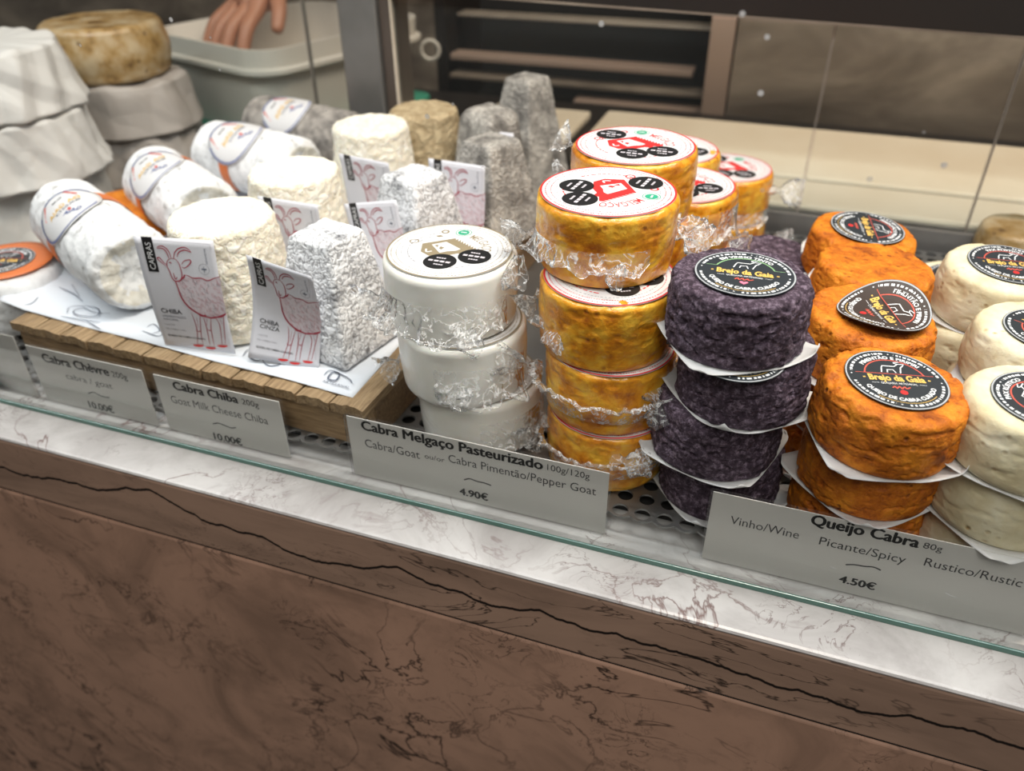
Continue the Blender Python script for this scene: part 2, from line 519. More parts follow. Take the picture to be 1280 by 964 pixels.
# ------------------------------------------------------------------ printing: text, strokes, shapes on thin labels
_tc = {}
def glyphs(s, bold=0.0):
    k = (s, bold)
    if k not in _tc:
        cu = bpy.data.curves.new('t', 'FONT')
        cu.body, cu.size, cu.offset, cu.resolution_u = s, 1.0, bold, 3
        ob = bpy.data.objects.new('t', cu)
        COL.objects.link(ob)
        dg = bpy.context.evaluated_depsgraph_get()
        ev = ob.evaluated_get(dg)
        me = ev.to_mesh()
        V = np.array([(v.co.x, v.co.y) for v in me.vertices]).reshape(-1, 2)
        F = [tuple(p.vertices) for p in me.polygons]
        ev.to_mesh_clear()
        bpy.data.objects.remove(ob)
        bpy.data.curves.remove(cu)
        V[:, 0] -= V[:, 0].min()
        _tc[k] = (V, F, float(V[:, 0].max()))
    return _tc[k]
CAP = 0.73
class Ink:
    def __init__(self, mats):
        self.mats, self.items = mats, []
    def _mi(self, m):
        if m not in self.mats: self.mats.append(m)
        return self.mats.index(m)
    def raw(self, P, F, m, layer):
        self.items.append((np.array(P, float), F, self._mi(m), layer))
    def poly(self, P, m, layer=1):
        self.raw(P, [tuple(range(len(P)))], m, layer)
    def fill(self, P, m, layer=1, step=0.0015):
        """filled outline cut into level strips, so that it follows a bent card"""
        ys = [p[1] for p in P]
        n = max(1, int((max(ys) - min(ys)) / step))
        rows = []
        for k in range(n + 1):
            y = min(ys) + (max(ys) - min(ys)) * min(max(k / n, 1e-4), 1 - 1e-4)
            xs = []
            for i in range(len(P)):
                (xa, ya), (xb, yb) = P[i], P[(i + 1) % len(P)]
                if (ya > y) != (yb > y):
                    xs.append(xa + (xb - xa) * (y - ya) / (yb - ya))
            rows.append((min(xs), max(xs), y))
        V, F = [], []
        for a, b, y in rows:
            V += [(a + (b - a) * q / 6, y) for q in range(7)]
        for k in range(n):
            F += [(7 * k + q, 7 * k + q + 1, 7 * k + q + 8, 7 * k + q + 7) for q in range(6)]
        self.raw(V, F, m, layer)
    def disc(self, x, y, r, m, layer=1, n=40, ry=None):
        self.poly([(x + r * math.cos(a), y + (ry or r) * math.sin(a)) for a in (2 * PI * k / n for k in range(n))], m, layer)
    def arc(self, x, y, r, wd, a0, a1, m, layer=1, n=40):
        P, F = [], []
        for k in range(n + 1):
            a = a0 + (a1 - a0) * k / n
            P += [(x + (r - wd / 2) * math.cos(a), y + (r - wd / 2) * math.sin(a)), (x + (r + wd / 2) * math.cos(a), y + (r + wd / 2) * math.sin(a))]
        for k in range(n):
            F.append((2 * k, 2 * k + 1, 2 * k + 3, 2 * k + 2))
        self.raw(P, F, m, layer)
    def stroke(self, pts, wd, m, layer=1, taper=False, smooth=True):
        p = np.array(pts, float)
        if smooth and len(p) > 2:
            q = []
            for i in range(len(p) - 1):
                a, b, c, d = p[max(i - 1, 0)], p[i], p[i + 1], p[min(i + 2, len(p) - 1)]
                for k in range(4):
                    s = k / 4
                    q.append(0.5 * (2 * b + (c - a) * s + (2 * a - 5 * b + 4 * c - d) * s * s + (3 * b - a - 3 * c + d) * s ** 3))
            q.append(p[-1])
            p = np.array(q)
        dd = np.gradient(p, axis=0)
        dd /= np.linalg.norm(dd, axis=1)[:, None] + 1e-12
        nn = np.stack([-dd[:, 1], dd[:, 0]], 1)
        w_ = np.full(len(p), wd / 2)
        if taper:
            w_ = w_ * (0.35 + 0.65 * np.sin(np.linspace(0.1, PI - 0.1, len(p))))
        P = np.empty((2 * len(p), 2))
        P[0::2], P[1::2] = p - nn * w_[:, None], p + nn * w_[:, None]
        self.raw(P, [(2 * k, 2 * k + 2, 2 * k + 3, 2 * k + 1) for k in range(len(p) - 1)], m, layer)
    def text(self, s, x, y, height, m, layer=1, width=None, bold=0.0, align='L', rot=0.0, aspect=1.0):
        V, F, wd = glyphs(s, bold)
        sy = height / CAP
        sx = width / wd if width else sy * aspect
        P = V * np.array([sx, sy])
        tw = wd * sx
        P[:, 0] -= {'L': 0, 'C': tw / 2, 'R': tw}[align]
        c, s_ = math.cos(rot), math.sin(rot)
        self.raw(np.stack([x + P[:, 0] * c - P[:, 1] * s_, y + P[:, 0] * s_ + P[:, 1] * c], 1), F, m, layer)
    def heavy(self, s, x, y, height, m, layer=1, width=None, bold=0.0):
        wb = 0.055 * height * (1 if bold > 0.019 else 0.0)
        for dx, dy in ((0, 0),) if wb == 0 else ((-wb, 0), (wb, 0), (0, wb * 0.6), (0, -wb * 0.6), (-wb * 0.5, 0), (wb * 0.5, 0)):
            self.text(s, x + dx, y + dy, height, m, layer, width, 0.0)
    def arctext(self, s, R, ac, height, m, layer=1, bold=0.0, inward=False, span=None, cx=0, cy=0):
        V, F, wd = glyphs(s, bold)
        sy = height / CAP
        sx = span * R / wd if span else sy
        x = (V[:, 0] - wd / 2) * sx
        y = V[:, 1] * sy
        if not inward:
            a, r = ac - x / R, R + y
        else:
            a, r = ac + x / R, R - y
        self.raw(np.stack([cx + r * np.cos(a), cy + r * np.sin(a)], 1), F, m, layer)
    def dashes(self, R, wd, a0, a1, m, rs, layer=1, lo=0.03, hi=0.12, gap=0.035):
        a = a0
        while a < a1:
            b = min(a + rs.uniform(lo, hi), a1)
            self.arc(0, 0, R, wd, a, b, m, layer, 4)
            a = b + gap * rs.uniform(0.6, 1.6)
    def mesh(self, fn=None, h0=0.0, dh=0.00005):
        mb = MB()
        for P, F, mi, ly in self.items:
            z = h0 + dh * ly
            mb.add([fn(x, y, z) if fn else (x, y, z) for x, y in P], F, mi)
        return mb.mesh()

def sub(P, n):
    """resample a closed outline"""
    out = []
    for i in range(len(P)):
        a, b = np.array(P[i]), np.array(P[(i + 1) % len(P)])
        out += [tuple(a + (b - a) * k / n) for k in range(n)]
    return out

# farm sticker (dark round label), radius 1 scaled by r
def farm_print(kind, r):
    rs = random.Random(5)
    k = Ink([])
    arcm = {'wine': 'ink_pale_green', 'spicy': 'ink_coral', 'rustic': 'ink_coral'}[kind]
    top = {'wine': 'EM VINHO TINTO', 'spicy': 'PIMENTÃO E PIRIPIRI', 'rustic': 'PROVOLONE RÚSTICO'}[kind]
    top = {'rustic': 'PAX RÚSTICO'}.get(kind, top)
    k.arc(0, 0, 0.975 * r, 0.03 * r, 0, 2 * PI, 'ink_silver', 1, 60)
    for a0, a1 in ((0.15, 1.35), (1.6, 2.9), (3.3, 4.4), (4.7, 6.1)):
        k.dashes(0.875 * r, 0.055 * r, a0, a1, 'ink_white', rs)
        k.disc(0.875 * r * math.cos(a1 + 0.12), 0.875 * r * math.sin(a1 + 0.12), 0.018 * r, 'ink_white', 1, 8)
    k.arctext(top, 0.69 * r, PI / 2, 0.1 * r, 'ink_white', bold=0.03)
    k.arctext('QUEIJO DE CABRA CURADO', 0.74 * r, -PI / 2, 0.1 * r, 'ink_white', bold=0.03, inward=True)
    k.arc(0, 0, 0.8 * r, 0.012 * r, -2.3, -0.7, 'ink_gold', 1, 24)
    a = 0.18 if kind != 'wine' else 0.3
    k.arc(0, 0.05 * r, 0.6 * r, 0.03 * r, a, PI - a, arcm, 1, 32)
    yb = 0.05 * r + 0.6 * r * math.sin(a)
    k.stroke([(-0.78 * r, yb), (-0.57 * r, yb)], 0.014 * r, arcm, smooth=False)
    k.stroke([(0.57 * r, yb), (0.78 * r, yb)], 0.014 * r, arcm, smooth=False)
    if kind != 'wine':
        k.stroke([(-0.57 * r, yb), (0.57 * r, yb)], 0.018 * r, arcm, smooth=False)
    # small goat outline
    g = [(-0.24, 0.2), (-0.2, 0.36), (-0.17, 0.43), (0.08, 0.43), (0.17, 0.52), (0.3, 0.52), (0.25, 0.45), (0.2, 0.4), (0.14, 0.2)]
    k.stroke([(x * r, y * r) for x, y in g], 0.026 * r, 'ink_white', 2, smooth=False)
    k.stroke([(x * r, y * r) for x, y in [(-0.12, 0.2), (-0.1, 0.3), (0.02, 0.31), (0.05, 0.2)]], 0.024 * r, 'ink_white', 2, smooth=False)
    k.stroke([(x * r, y * r) for x, y in [(0.17, 0.52), (0.1, 0.56), (0.22, 0.6)]], 0.02 * r, 'ink_white', 2)
    k.text('Brejo da Gaia', 0, -0.08 * r, 0.2 * r, 'ink_gold', 2, width=1.12 * r, bold=0.035, align='C')
    for s in (-1, 1):
        k.stroke([(s * 0.62 * r, 0.0), (s * 0.67 * r, 0.0)], 0.035 * r, 'ink_gold', smooth=False)
    k.text('QUEIJARIA ARTESANAL', 0, -0.2 * r, 0.065 * r, 'ink_white', 2, width=0.72 * r, align='C')
    for s in (-1, 1):
        k.stroke([(s * 0.4 * r, -0.17 * r), (s * 0.54 * r, -0.17 * r)], 0.01 * r, 'ink_white', smooth=False)
    k.stroke([(x * r, y * r) for x, y in [(-0.18, -0.33), (-0.12, -0.27), (-0.1, -0.34), (-0.03, -0.27), (0.0, -0.34), (0.07, -0.27), (0.09, -0.33), (0.18, -0.28)]], 0.03 * r, 'ink_coral', 2)
    if kind == 'wine':
        k.poly([(x * r, y * r) for x, y in [(0, -0.53), (-0.09, -0.44), (-0.07, -0.4), (-0.03, -0.4), (0, -0.43), (0.03, -0.4), (0.07, -0.4), (0.09, -0.44)]], 'ink_pink', 2)
    else:
        k.disc(0, -0.46 * r, 0.075 * r, 'ink_red', 2, 16)
    return k
# dairy label with castle (white round label)
def castle_print(main, rim, r, ovals):
    rs = random.Random(9)
    k = Ink([])
    k.arc(0, 0, 0.985 * r, 0.03 * r, 0, 2 * PI, rim, 1, 64)
    k.dashes(0.92 * r, 0.022 * r, 0, 2 * PI, main, rs, lo=0.01, hi=0.03, gap=0.02)
    k.dashes(0.84 * r, 0.018 * r, 0, 2 * PI, main, rs, lo=0.01, hi=0.03, gap=0.02)
    k.dashes(0.76 * r, 0.016 * r, 0, 2 * PI, 'ink_grey', rs, lo=0.02, hi=0.06, gap=0.03)
    for rr, a0, a1 in ((0.66, 2.2, 4.2), (0.58, 2.5, 3.0), (0.66, 4.6, 5.6)):
        k.dashes(rr * r, 0.025 * r, a0, a1, main if main != 'ink_taupe' else 'ink_grey', rs)
    ztop = []
    n = 9
    for i in range(n):
        x, y = -0.07 + 0.5 * i / n, 0.42 - 0.28 * i / n
        ztop += [(x, y), (x + 0.03, y - 0.07), (x + 0.055, y + 0.01)]
    out = [(-0.5, 0.06)] + ztop + [(0.46, 0.05), (0.3, -0.02), (0.36, -0.12), (0.18, -0.1), (0.05, -0.22), (-0.22, -0.32), (-0.4, -0.22)]
    k.poly([(x * r, y * r) for x, y in out], main, 1)
    k.poly([(x * r, y * r) for x, y in [(-0.34, 0.07), (-0.16, 0.24), (0.16, 0.06), (0.12, -0.02), (0.0, -0.08), (-0.1, -0.17)]], 'label_white', 2)
    for q in ([(-0.29, 0.06), (-0.23, 0.1), (-0.21, 0.0)], [(-0.18, 0.05), (-0.1, 0.03), (-0.12, -0.06), (-0.17, -0.03)]):
        k.poly([(x * r, y * r) for x, y in q], main, 3)
    k.stroke([(-0.36 * r, -0.1 * r), (-0.31 * r, -0.2 * r), (-0.24 * r, -0.15 * r)], 0.03 * r, 'label_white', 2)
    k.arctext('MELGAÇO', 0.5 * r, 0.74, 0.17 * r, main, bold=0.004, span=1.15)
    for x, y in ovals:
        k.disc(x * r, y * r, 0.26 * r, 'ink_black', 3, 32)
        for dx, dy, w_, h_ in ((-0.02, 0.11, 0.16, 0.035), (0, 0.0, 0.38, 0.055), (0.02, -0.11, 0.16, 0.035)):
            P = [(x + dx - w_ / 2, y + dy + 0.1 * 0 - h_ / 2), (x + dx + w_ / 2, y + dy - h_ / 2), (x + dx + w_ / 2, y + dy + h_ / 2), (x + dx - w_ / 2, y + dy + h_ / 2)]
            for c in range(4):
                a, b = P[0][0] + (P[1][0] - P[0][0]) * c / 4, P[0][0] + (P[1][0] - P[0][0]) * (c + 0.78) / 4
                k.poly([(a * r, P[0][1] * r), (b * r, P[0][1] * r), (b * r, P[2][1] * r), (a * r, P[2][1] * r)], 'ink_lilac_grey', 4)
    k.disc(-0.03 * r, 0.66 * r, 0.095 * r, 'ink_green', 2, 24)
    k.arc(-0.03 * r, 0.66 * r, 0.13 * r, 0.012 * r, 0, 2 * PI, 'ink_green', 2, 24)
    k.stroke([(-0.08 * r, 0.66 * r), (0.02 * r, 0.67 * r)], 0.03 * r, 'label_white', 3, smooth=False)
    k.arc(-0.66 * r, 0.1 * r, 0.07 * r, 0.02 * r, 0, 2 * PI, main, 2, 20)
    k.arc(-0.33 * r, 0.6 * r, 0.055 * r, 0.03 * r, 0, 2 * PI, main, 2, 16)
    k.poly([(x * r, y * r) for x, y in [(-0.42, 0.4), (-0.35, 0.45), (-0.28, 0.42), (-0.35, 0.37)]], main, 2)
    return k
def disc_mesh(r, th=0.0004, fn=None, n=64):
    mb = MB()
    rings = 6
    P = [(0, 0)] + [(r * k / rings * math.cos(2 * PI * j / n), r * k / rings * math.sin(2 * PI * j / n)) for k in range(1, rings + 1) for j in range(n)]
    for side, z in ((0, 0.0), (1, th)):
        F = [(0, 1 + j, 1 + (j + 1) % n) for j in range(n)]
        F += [(1 + (k - 1) * n + j, 1 + k * n + j, 1 + k * n + (j + 1) % n, 1 + (k - 1) * n + (j + 1) % n) for k in range(1, rings) for j in range(n)]
        if not side:
            F = [f[::-1] for f in F]
        mb.add([fn(x, y, z) if fn else (x, y, z) for x, y in P], F)
    c = len(P)
    b = 1 + (rings - 1) * n
    mb.f += [(b + j, b + (j + 1) % n, c + b + (j + 1) % n, c + b + j) for j in range(n)]
    mb.m += [0] * n
    return mb.mesh()
FR = 0.0215
CR = 0.0325
_lab = {}
def bend(kx, ky=0.0, rot=0.0):
    c, s = math.cos(rot), math.sin(rot)
    def fn(x, y, z):
        a = x * c + y * s
        return (x, y, z + kx * a * a + ky * max(0, a) ** 2)
    return fn
def sticker(kind, parent, loc, rz, fn=None, tilt=(0, 0), key=None, base=None):
    k = (kind, key)
    if k not in _lab:
        if kind in ('wine', 'spicy', 'rustic'):
            ink, r = farm_print(kind, FR), FR
        elif kind == 'castle_red':
            ink, r = castle_print('ink_red', 'ink_red', CR, [(-0.51, 0.4), (0.05, -0.48), (0.5, -0.23)]), CR
        else:
            ink, r = castle_print('ink_taupe', 'ink_taupe', CR, [(0.03, -0.45), (0.47, -0.12)]), CR
        _lab[k] = (disc_mesh(r, 0.0004, fn), ink.mesh(fn, 0.0004), ink.mats)
    d, p, mats = _lab[k]
    dark = kind in ('wine', 'spicy', 'rustic')
    o = link('sticker', d, base or ('ink_slate' if dark else 'label_white'), parent, loc, (tilt[0], tilt[1], rz), smooth=False)
    o['label'] = 'dark round sticker' if dark else 'white round paper label'
    link('printing', p, mats, o, smooth=False)
    return o

# ------------------------------------------------------------------ paper liners and plastic film
def liner(parent, half, rz, seed, curl=0.006, z=0.0004):
    rs = random.Random(seed)
    n = 24
    V, F = [], []
    cr = [rs.uniform(0.3, 1.4) for _ in range(4)]
    for i in range(n + 1):
        for j in range(n + 1):
            u, v_ = 2 * i / n - 1, 2 * j / n - 1
            q = (0 if u < 0 else 1) + (0 if v_ < 0 else 2)
            e = max(abs(u), abs(v_))
            d = math.hypot(u, v_)
            lift = max(0, d - 1.03) ** 1.2 * curl * 2.2 * cr[q]
            # cut corners to make an octagon-like sheet
            m = abs(u) + abs(v_)
            s = 1.0 if m < 1.8 else 1.8 / m
            V.append((u * half * s, v_ * half * s, z * 0 + lift))
    for i in range(n):
        for j in range(n):
            a = i * (n + 1) + j
            F.append((a, a + n + 1, a + n + 2, a + 1))
    o = link('paper_liner', mesh(V, F), 'paper_liner', parent, (0, 0, 0), (0, 0, rz))
    s = o.modifiers.new('thick', 'SOLIDIFY')
    s.thickness, s.offset = 0.00025, 1
    o['label'] = 'white paper liner'
    return o
def film_band(V0, parent, R, z0, z1, a0, a1, seed, flare=0.008, amp=0.002, name='plastic_film', frill=0.5):
    """loose skirt of film around a wrapped cheese, its lower edge gathered into a rope"""
    na, nz, nr = int(80 * (a1 - a0)) + 8, 18, 7
    off = np.array([seed * 5.1, seed * 2.7, seed])
    A, J = np.meshgrid(np.linspace(a0, a1, na), np.arange(nz + nr), indexing='ij')
    A, J = A.ravel(), J.ravel()
    S = np.minimum(J / (nz - 1), 1.0)
    ring = np.stack([np.cos(A) * 2.0, np.sin(A) * 2.0, np.zeros(len(A))], 1)
    n1 = fbm(ring + off, 3)
    n2 = pn(ring * 4.5 + off)
    cr = crease(np.stack([np.cos(A) * 5, np.sin(A) * 5, S * 1.6], 1) + off, seed, 5, 0.9) - 0.5
    fall = np.clip(np.minimum(A - a0, a1 - A) / 0.3, 0, 1)
    r = R + 0.0006 + S ** 2 * flare * fall * (0.55 + 0.8 * n1) + amp * S * fall * np.abs(cr) * 2.2
    z = z0 + (z1 - z0) * S * (0.8 + 0.45 * n1) + S * 0.0022 * n2
    roll = np.clip(J - (nz - 1), 0, nr)
    rr = 0.0014 * (0.6 + 1.4 * np.abs(n2)) * (0.4 + 0.6 * fall)
    t_ = roll / nr * 1.8 * PI
    r = np.maximum(r, R + 0.0005) + np.where(roll > 0, rr * (1 - np.cos(t_)), 0)
    z = z - np.where(roll > 0, rr * np.sin(t_), 0)
    V = np.stack([r * np.cos(A), r * np.sin(A), z], 1)
    m = nz + nr
    F = [(i * m + j, (i + 1) * m + j, (i + 1) * m + j + 1, i * m + j + 1) for i in range(na - 1) for j in range(m - 1)]
    return link(name, mesh(V, F), 'film', parent)
def film_tail(parent, base, tip, w0, w1, seed, name='film_twist', sag=0.0):
    """a twisted, crumpled tail of plastic film"""
    nl, na = 26, 28
    b, e = np.array(base, float), np.array(tip, float)
    d = _unit(e - b)
    s1 = _unit(np.cross(d, [0.1, 0.2, 1]))
    s2 = np.cross(d, s1)
    L, A = np.meshgrid(np.linspace(0, 1, nl), np.linspace(0, 2 * PI, na, endpoint=False), indexing='ij')
    L, A = L.ravel(), A.ravel()
    neck = 1 - 0.72 * np.exp(-((L - 0.3) / 0.14) ** 2)
    wd = (w0 + (w1 - w0) * L) * neck
    off = np.array([seed * 1.7, seed * 4.3, seed])
    P = np.stack([np.cos(A) * 2.2, np.sin(A) * 2.2, L * 4], 1) + off
    k = 0.75 + 0.5 * fbm(P * 0.7, 2) + 0.5 * crease(P * 1.2, seed, 4, 0.8) + 0.12 * np.sin(A * 6 + L * 7)
    flat = 0.45
    tw = L * 1.8
    ca, sa = np.cos(A) * k * wd, np.sin(A) * k * wd * flat
    X, Y = ca * np.cos(tw) - sa * np.sin(tw), ca * np.sin(tw) + sa * np.cos(tw)
    V = b + np.outer(L, e - b) + np.outer(X, s1) + np.outer(Y, s2)
    V[:, 2] -= sag * L ** 2
    F = [(i * na + j, i * na + (j + 1) % na, (i + 1) * na + (j + 1) % na, (i + 1) * na + j) for i in range(nl - 1) for j in range(na)]
    return link(name, mesh(V, F), 'film', parent)

# ------------------------------------------------------------------ the setting
YG, ZM = 0.2915, -0.012                    # front glass plane, marble ledge level
mb = MB().box(-1.5, 1.2, 0.2565, 0.74, ZM - 0.0035, ZM)
tag(mb.build('trim_1', 'marble_white', bevel=0.0022), 'white veined marble ledge running along the display front', 'ledge', kind='structure')
tag(MB().box(-1.5, 1.2, 0.2572, 0.74, -0.0608, ZM - 0.0036).build('trim_4', 'marble_rose_band', bevel=0.0015), 'brown marble band under the white ledge', 'band', kind='structure')
mb = MB().box(-1.5, 1.2, 0.2578, 0.9, -1.0, -0.0636)
tag(MB().box(-1.5, 1.2, 0.2592, 0.74, -0.0635, -0.0609).build('trim_5', 'cavity'), 'dark open joint under the brown marble band', 'joint', kind='structure')
mb = MB().box(-1.5, 1.2, 0.2578, 0.9, -1.0, -0.0636)
tag(mb.build('wall_front', 'marble_rose', bevel=0.0012), 'brown veined marble front of the counter', 'counter front', kind='structure')
tag(MB().box(-3, 3, -3, 3.2, -1.02, -1.0).build('floor', 'grime'), 'dark shop floor', 'floor', kind='structure')
tag(MB().box(-3, 3, 2.4, 2.45, -1.0, 1.6).build('wall_back', 'back_panel'), 'dim brown wall at the back of the shop', 'wall', kind='structure')

# perforated steel deck
def deck():
    p, x0, x1, y0, y1, th = 0.0115, -0.92, 0.46, 0.3, 0.702, 0.0012
    nx, ny = int((x1 - x0) / p), int((y1 - y0) / p)
    k = 16
    V, F = [], []
    def cell(cx, cy, cut):
        b = len(V)
        h = p / 2
        rr = p * 0.36
        sq = []
        for j in range(k):
            a = 2 * PI * j / k + PI / 4
            c, s = math.cos(a), math.sin(a)
            m = h / max(abs(c), abs(s))
            px_, py_ = cx + c * m, cy + s * m
            if cut and s * m < -h * 0.99: py_ += 0.0026 * (abs(c * m) / h) ** 2
            sq.append((px_, py_))
        for z in (0, -th):
            for j in range(k):
                V.append((*sq[j], z))
            for j in range(k):
                a = 2 * PI * j / k + PI / 4
                V.append((cx + rr * math.cos(a), cy + rr * math.sin(a), z))
        for j in range(k):
            q = (j + 1) % k
            F.append((b + j, b + q, b + k + q, b + k + j))
            F.append((b + k + j, b + k + q, b + 3 * k + q, b + 3 * k + j))
            if cut:
                F.append((b + j, b + 2 * k + j, b + 2 * k + q, b + q))
    for i in range(nx):
        for j in range(ny):
            inner = 2 < j < ny - 4 and x0 + i * p < 0.16
            if inner and (i + j) % 1 == 0 and j > 4 and j < ny - 6:
                continue
            cell(x0 + (i + 0.5) * p, y0 + (j + 0.5) * p, j == 0)
    # plain sheet under the goods, where nothing of the holes shows
    ya, yb = y0 + 5 * p, y0 + (ny - 6) * p
    b = len(V)
    V.extend([(x0, ya, 0), (0.16, ya, 0), (0.16, yb, 0), (x0, yb, 0)])
    F.append((b, b + 1, b + 2, b + 3))
    return mesh(V, F)
dk = link('display_deck', deck(), 'steel', None, smooth=False)
tag(dk, 'perforated stainless steel deck under the cheeses', 'deck', kind='structure')
tag(MB().box(-0.93, 0.47, 0.318, 0.70, ZM + 0.0002, ZM + 0.003).build('trim_3', 'cavity'), 'dark tray below the perforated deck', 'tray', kind='structure')

# front glass
g = thing('front_glass', 'tall clear glass front pane standing on the marble ledge', 'glass pane', (0, YG, ZM))
MB().box(-1.45, 1.15, -0.006, 0, 0.0, 0.285).build('pane', 'pane', g)
mb = MB().box(-1.45, 1.15, -0.0075, -0.0062, 0.0, 0.0031)
mb.build('bottom_edge', 'glass_edge', g, bevel=0.0004)['label'] = 'green polished edge'

# ------------------------------------------------------------------ service side behind the case
YB = 0.705
mb = MB().box(-1.3, 1.0, YB - 0.004, YB + 0.012, -0.011, 0.014)
tag(mb.build('trim_2', 'steel_grey'), 'grey metal sill along the back of the deck', 'sill', kind='structure')
for x0, x1, lb in ((-0.368, 0.0105, 'narrow back sliding glass panel beside the grey post'), (0.0115, 0.1435, 'middle back sliding glass panel between two upright joints'), (0.1445, 0.7, 'back sliding glass panel at the white cheese end'), (-1.2, -0.463, 'back glass panel in front of the plastic tub'), (-0.462, -0.422, 'thin strip of back glass beside the grey post')):
    d = thing('sliding_glass_door', lb, 'glass door', ((x0 + x1) / 2, YB + 0.004, 0.014))
    hw = (x1 - x0) / 2
    MB().box(-hw + 0.0006, hw - 0.0006, -0.002, 0.002, 0, 0.151).build('pane', 'back_pane', d)
    mb = MB().box(-hw, -hw + 0.0005, -0.002, 0.002, 0, 0.151).box(hw - 0.0005, hw, -0.002, 0.002, 0, 0.151)
    mb.build('edge_strip', 'pale_edge', d)['label'] = 'pale edge strips'
rail = thing('door_rail', 'dark overhead rail above the back glass panels', 'rail', (0, YB + 0.004, 0.1685))
rail.rotation_euler = (0, 0.02, 0)
MB().box(-0.3705, 1.0, -0.012, 0.014, 0.0, 0.12).build('beam', 'steel_dark', rail, bevel=0.002)
MB().box(-0.37, 1.0, -0.0135, -0.0115, 0.0, 0.0014).build('bottom_lip', 'back_panel', rail)['label'] = 'pale lower lip'
post = thing('metal_post', 'upright brushed grey metal post between tub and dark shelf', 'post', (-0.395, YB + 0.006, 0.014))
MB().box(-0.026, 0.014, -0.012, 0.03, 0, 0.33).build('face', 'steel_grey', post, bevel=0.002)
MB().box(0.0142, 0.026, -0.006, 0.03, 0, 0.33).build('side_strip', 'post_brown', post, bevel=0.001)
MB().box(0.0262, 0.0275, -0.008, -0.004, 0, 0.33).build('edge_strip', 'cream_board', post)

# work surface with cream boards
tag(MB().box(-1.4, 1.1, 0.7175, 1.02, -0.06, 0.004).build('worktop', 'steel_dark', bevel=0.002), 'dark worktop behind the back glass', 'worktop')
cb = [('cream_board', (-0.19, 0.62), 0.7185, 0.782, 'narrow cream cutting board along the back glass'), ('cream_board', (-0.22, 0.62), 0.792, 0.952, 'wide cream cutting board farther back on the worktop')]
for nm, (x0, x1), y0, y1, lb in cb:
    mb = MB().box(x0, x1, y0, y1, 0.0045, 0.0175)
    tag(mb.build(nm, 'cream_board', bevel=0.003), lb, 'cutting board')
tag(MB().box(-0.36, -0.24, 0.75, 0.95, 0.0045, 0.015).build('cream_board', M['cream_board'] and 'pink_board' if 'pink_board' in M else 'cream_board', bevel=0.003), 'small cream board behind the grey pyramids', 'cutting board')
# dark under-shelf appliance with pale rails
ap = thing('back_shelf_unit', 'dark open shelf unit with pale metal rails behind the worktop', 'shelf unit', (-0.27, 1.06, -1.0))
MB().box(-0.22, 0.235, 0.13, 0.16, 0.9, 1.5).build('back', 'cavity', ap)
MB().box(-0.22, 0.235, 0, 0.13, 0.0, 0.965).build('cabinet', 'cavity', ap, bevel=0.003)
MB().box(-0.22, -0.205, 0, 0.13, 0.965, 1.5).build('side_panel', 'steel_dark', ap)
MB().box(0.222, 0.237, -0.002, 0.13, 0.965, 1.5).build('side_panel', 'steel_dark', ap)
for z, y, c, x0, x1, th in ((1.035, 0.0, 'pink_dull', -0.2, 0.13, 0.008), (1.012, -0.005, 'back_panel', -0.2, 0.2, 0.006), (0.985, -0.012, 'pink_dull', -0.02, 0.215, 0.014), (1.085, 0.03, 'back_panel', -0.2, 0.22, 0.004)):
    if c == 'pink_dull' and c not in M:
        M[c] = plain(c, (0.34, 0.24, 0.19), 0.45)
    MB().box(x0, x1, y, y + 0.03, z, z + th).build('rail', c, ap, bevel=0.0015)
wb = thing('rear_wall_panel', 'brown mottled wall panel with pale edge strip behind the cutting boards', 'wall panel', (0.31, 1.03, -1.0))
MB().box(-0.4, 0.8, 0, 0.03, 0, 1.6).build('panel', 'back_panel', wb)
MB().box(-0.43, -0.4025, -0.004, 0.03, 0, 1.6).build('edge_strip', 'cream_dull' if 'cream_dull' in M else 'pink_dull', wb)['label'] = 'pale vertical strip'

# white tub on a green board
def rounded_rect(w_, d_, r, n=8):
    P = []
    for cx, cy, a0 in ((w_ - r, d_ - r, 0), (-w_ + r, d_ - r, PI / 2), (-w_ + r, -d_ + r, PI), (w_ - r, -d_ + r, 1.5 * PI)):
        for k in range(n + 1):
            a = a0 + PI / 2 * k / n
            P.append((cx + r * math.cos(a), cy + r * math.sin(a)))
    return P
def loft(rings, closed_bottom=True, cap_top=False):
    n = len(rings[0][0])
    V, F = [], []
    for P, z in rings:
        V += [(x, y, z) for x, y in P]
    for i in range(len(rings) - 1):
        for j in range(n):
            k = (j + 1) % n
            F.append((i * n + j, i * n + k, (i + 1) * n + k, (i + 1) * n + j))
    if closed_bottom: F.append(tuple(range(n))[::-1])
    if cap_top: F.append(tuple((len(rings) - 1) * n + j for j in range(n)))
    return V, F
ta = math.radians(72)
tubc = (-0.588, 0.868)
gb = MB().add(*loft([(rounded_rect(0.128, 0.108, 0.02), 0.0045), (rounded_rect(0.128, 0.108, 0.02), 0.0165)], True, True)).build('green_board', 'board_green', None, bevel=0.001, loc=(*tubc, 0), rot=(0, 0, ta))
tag(gb, 'green cutting board lying under the white plastic tub', 'cutting board')
tub = thing('plastic_tub', 'white translucent plastic tub standing on a green board', 'tub', (*tubc, 0.017), ta)
V, F = loft([(rounded_rect(0.112, 0.092, 0.03), 0), (rounded_rect(0.12, 0.1, 0.034), 0.072), (rounded_rect(0.124, 0.104, 0.036), 0.074), (rounded_rect(0.125, 0.105, 0.036), 0.092),
             (rounded_rect(0.121, 0.101, 0.034), 0.092), (rounded_rect(0.117, 0.097, 0.032), 0.07), (rounded_rect(0.109, 0.089, 0.028), 0.003)], True, True)
MB().add(V, F).build('body', 'tub_plastic', tub, smooth=False)
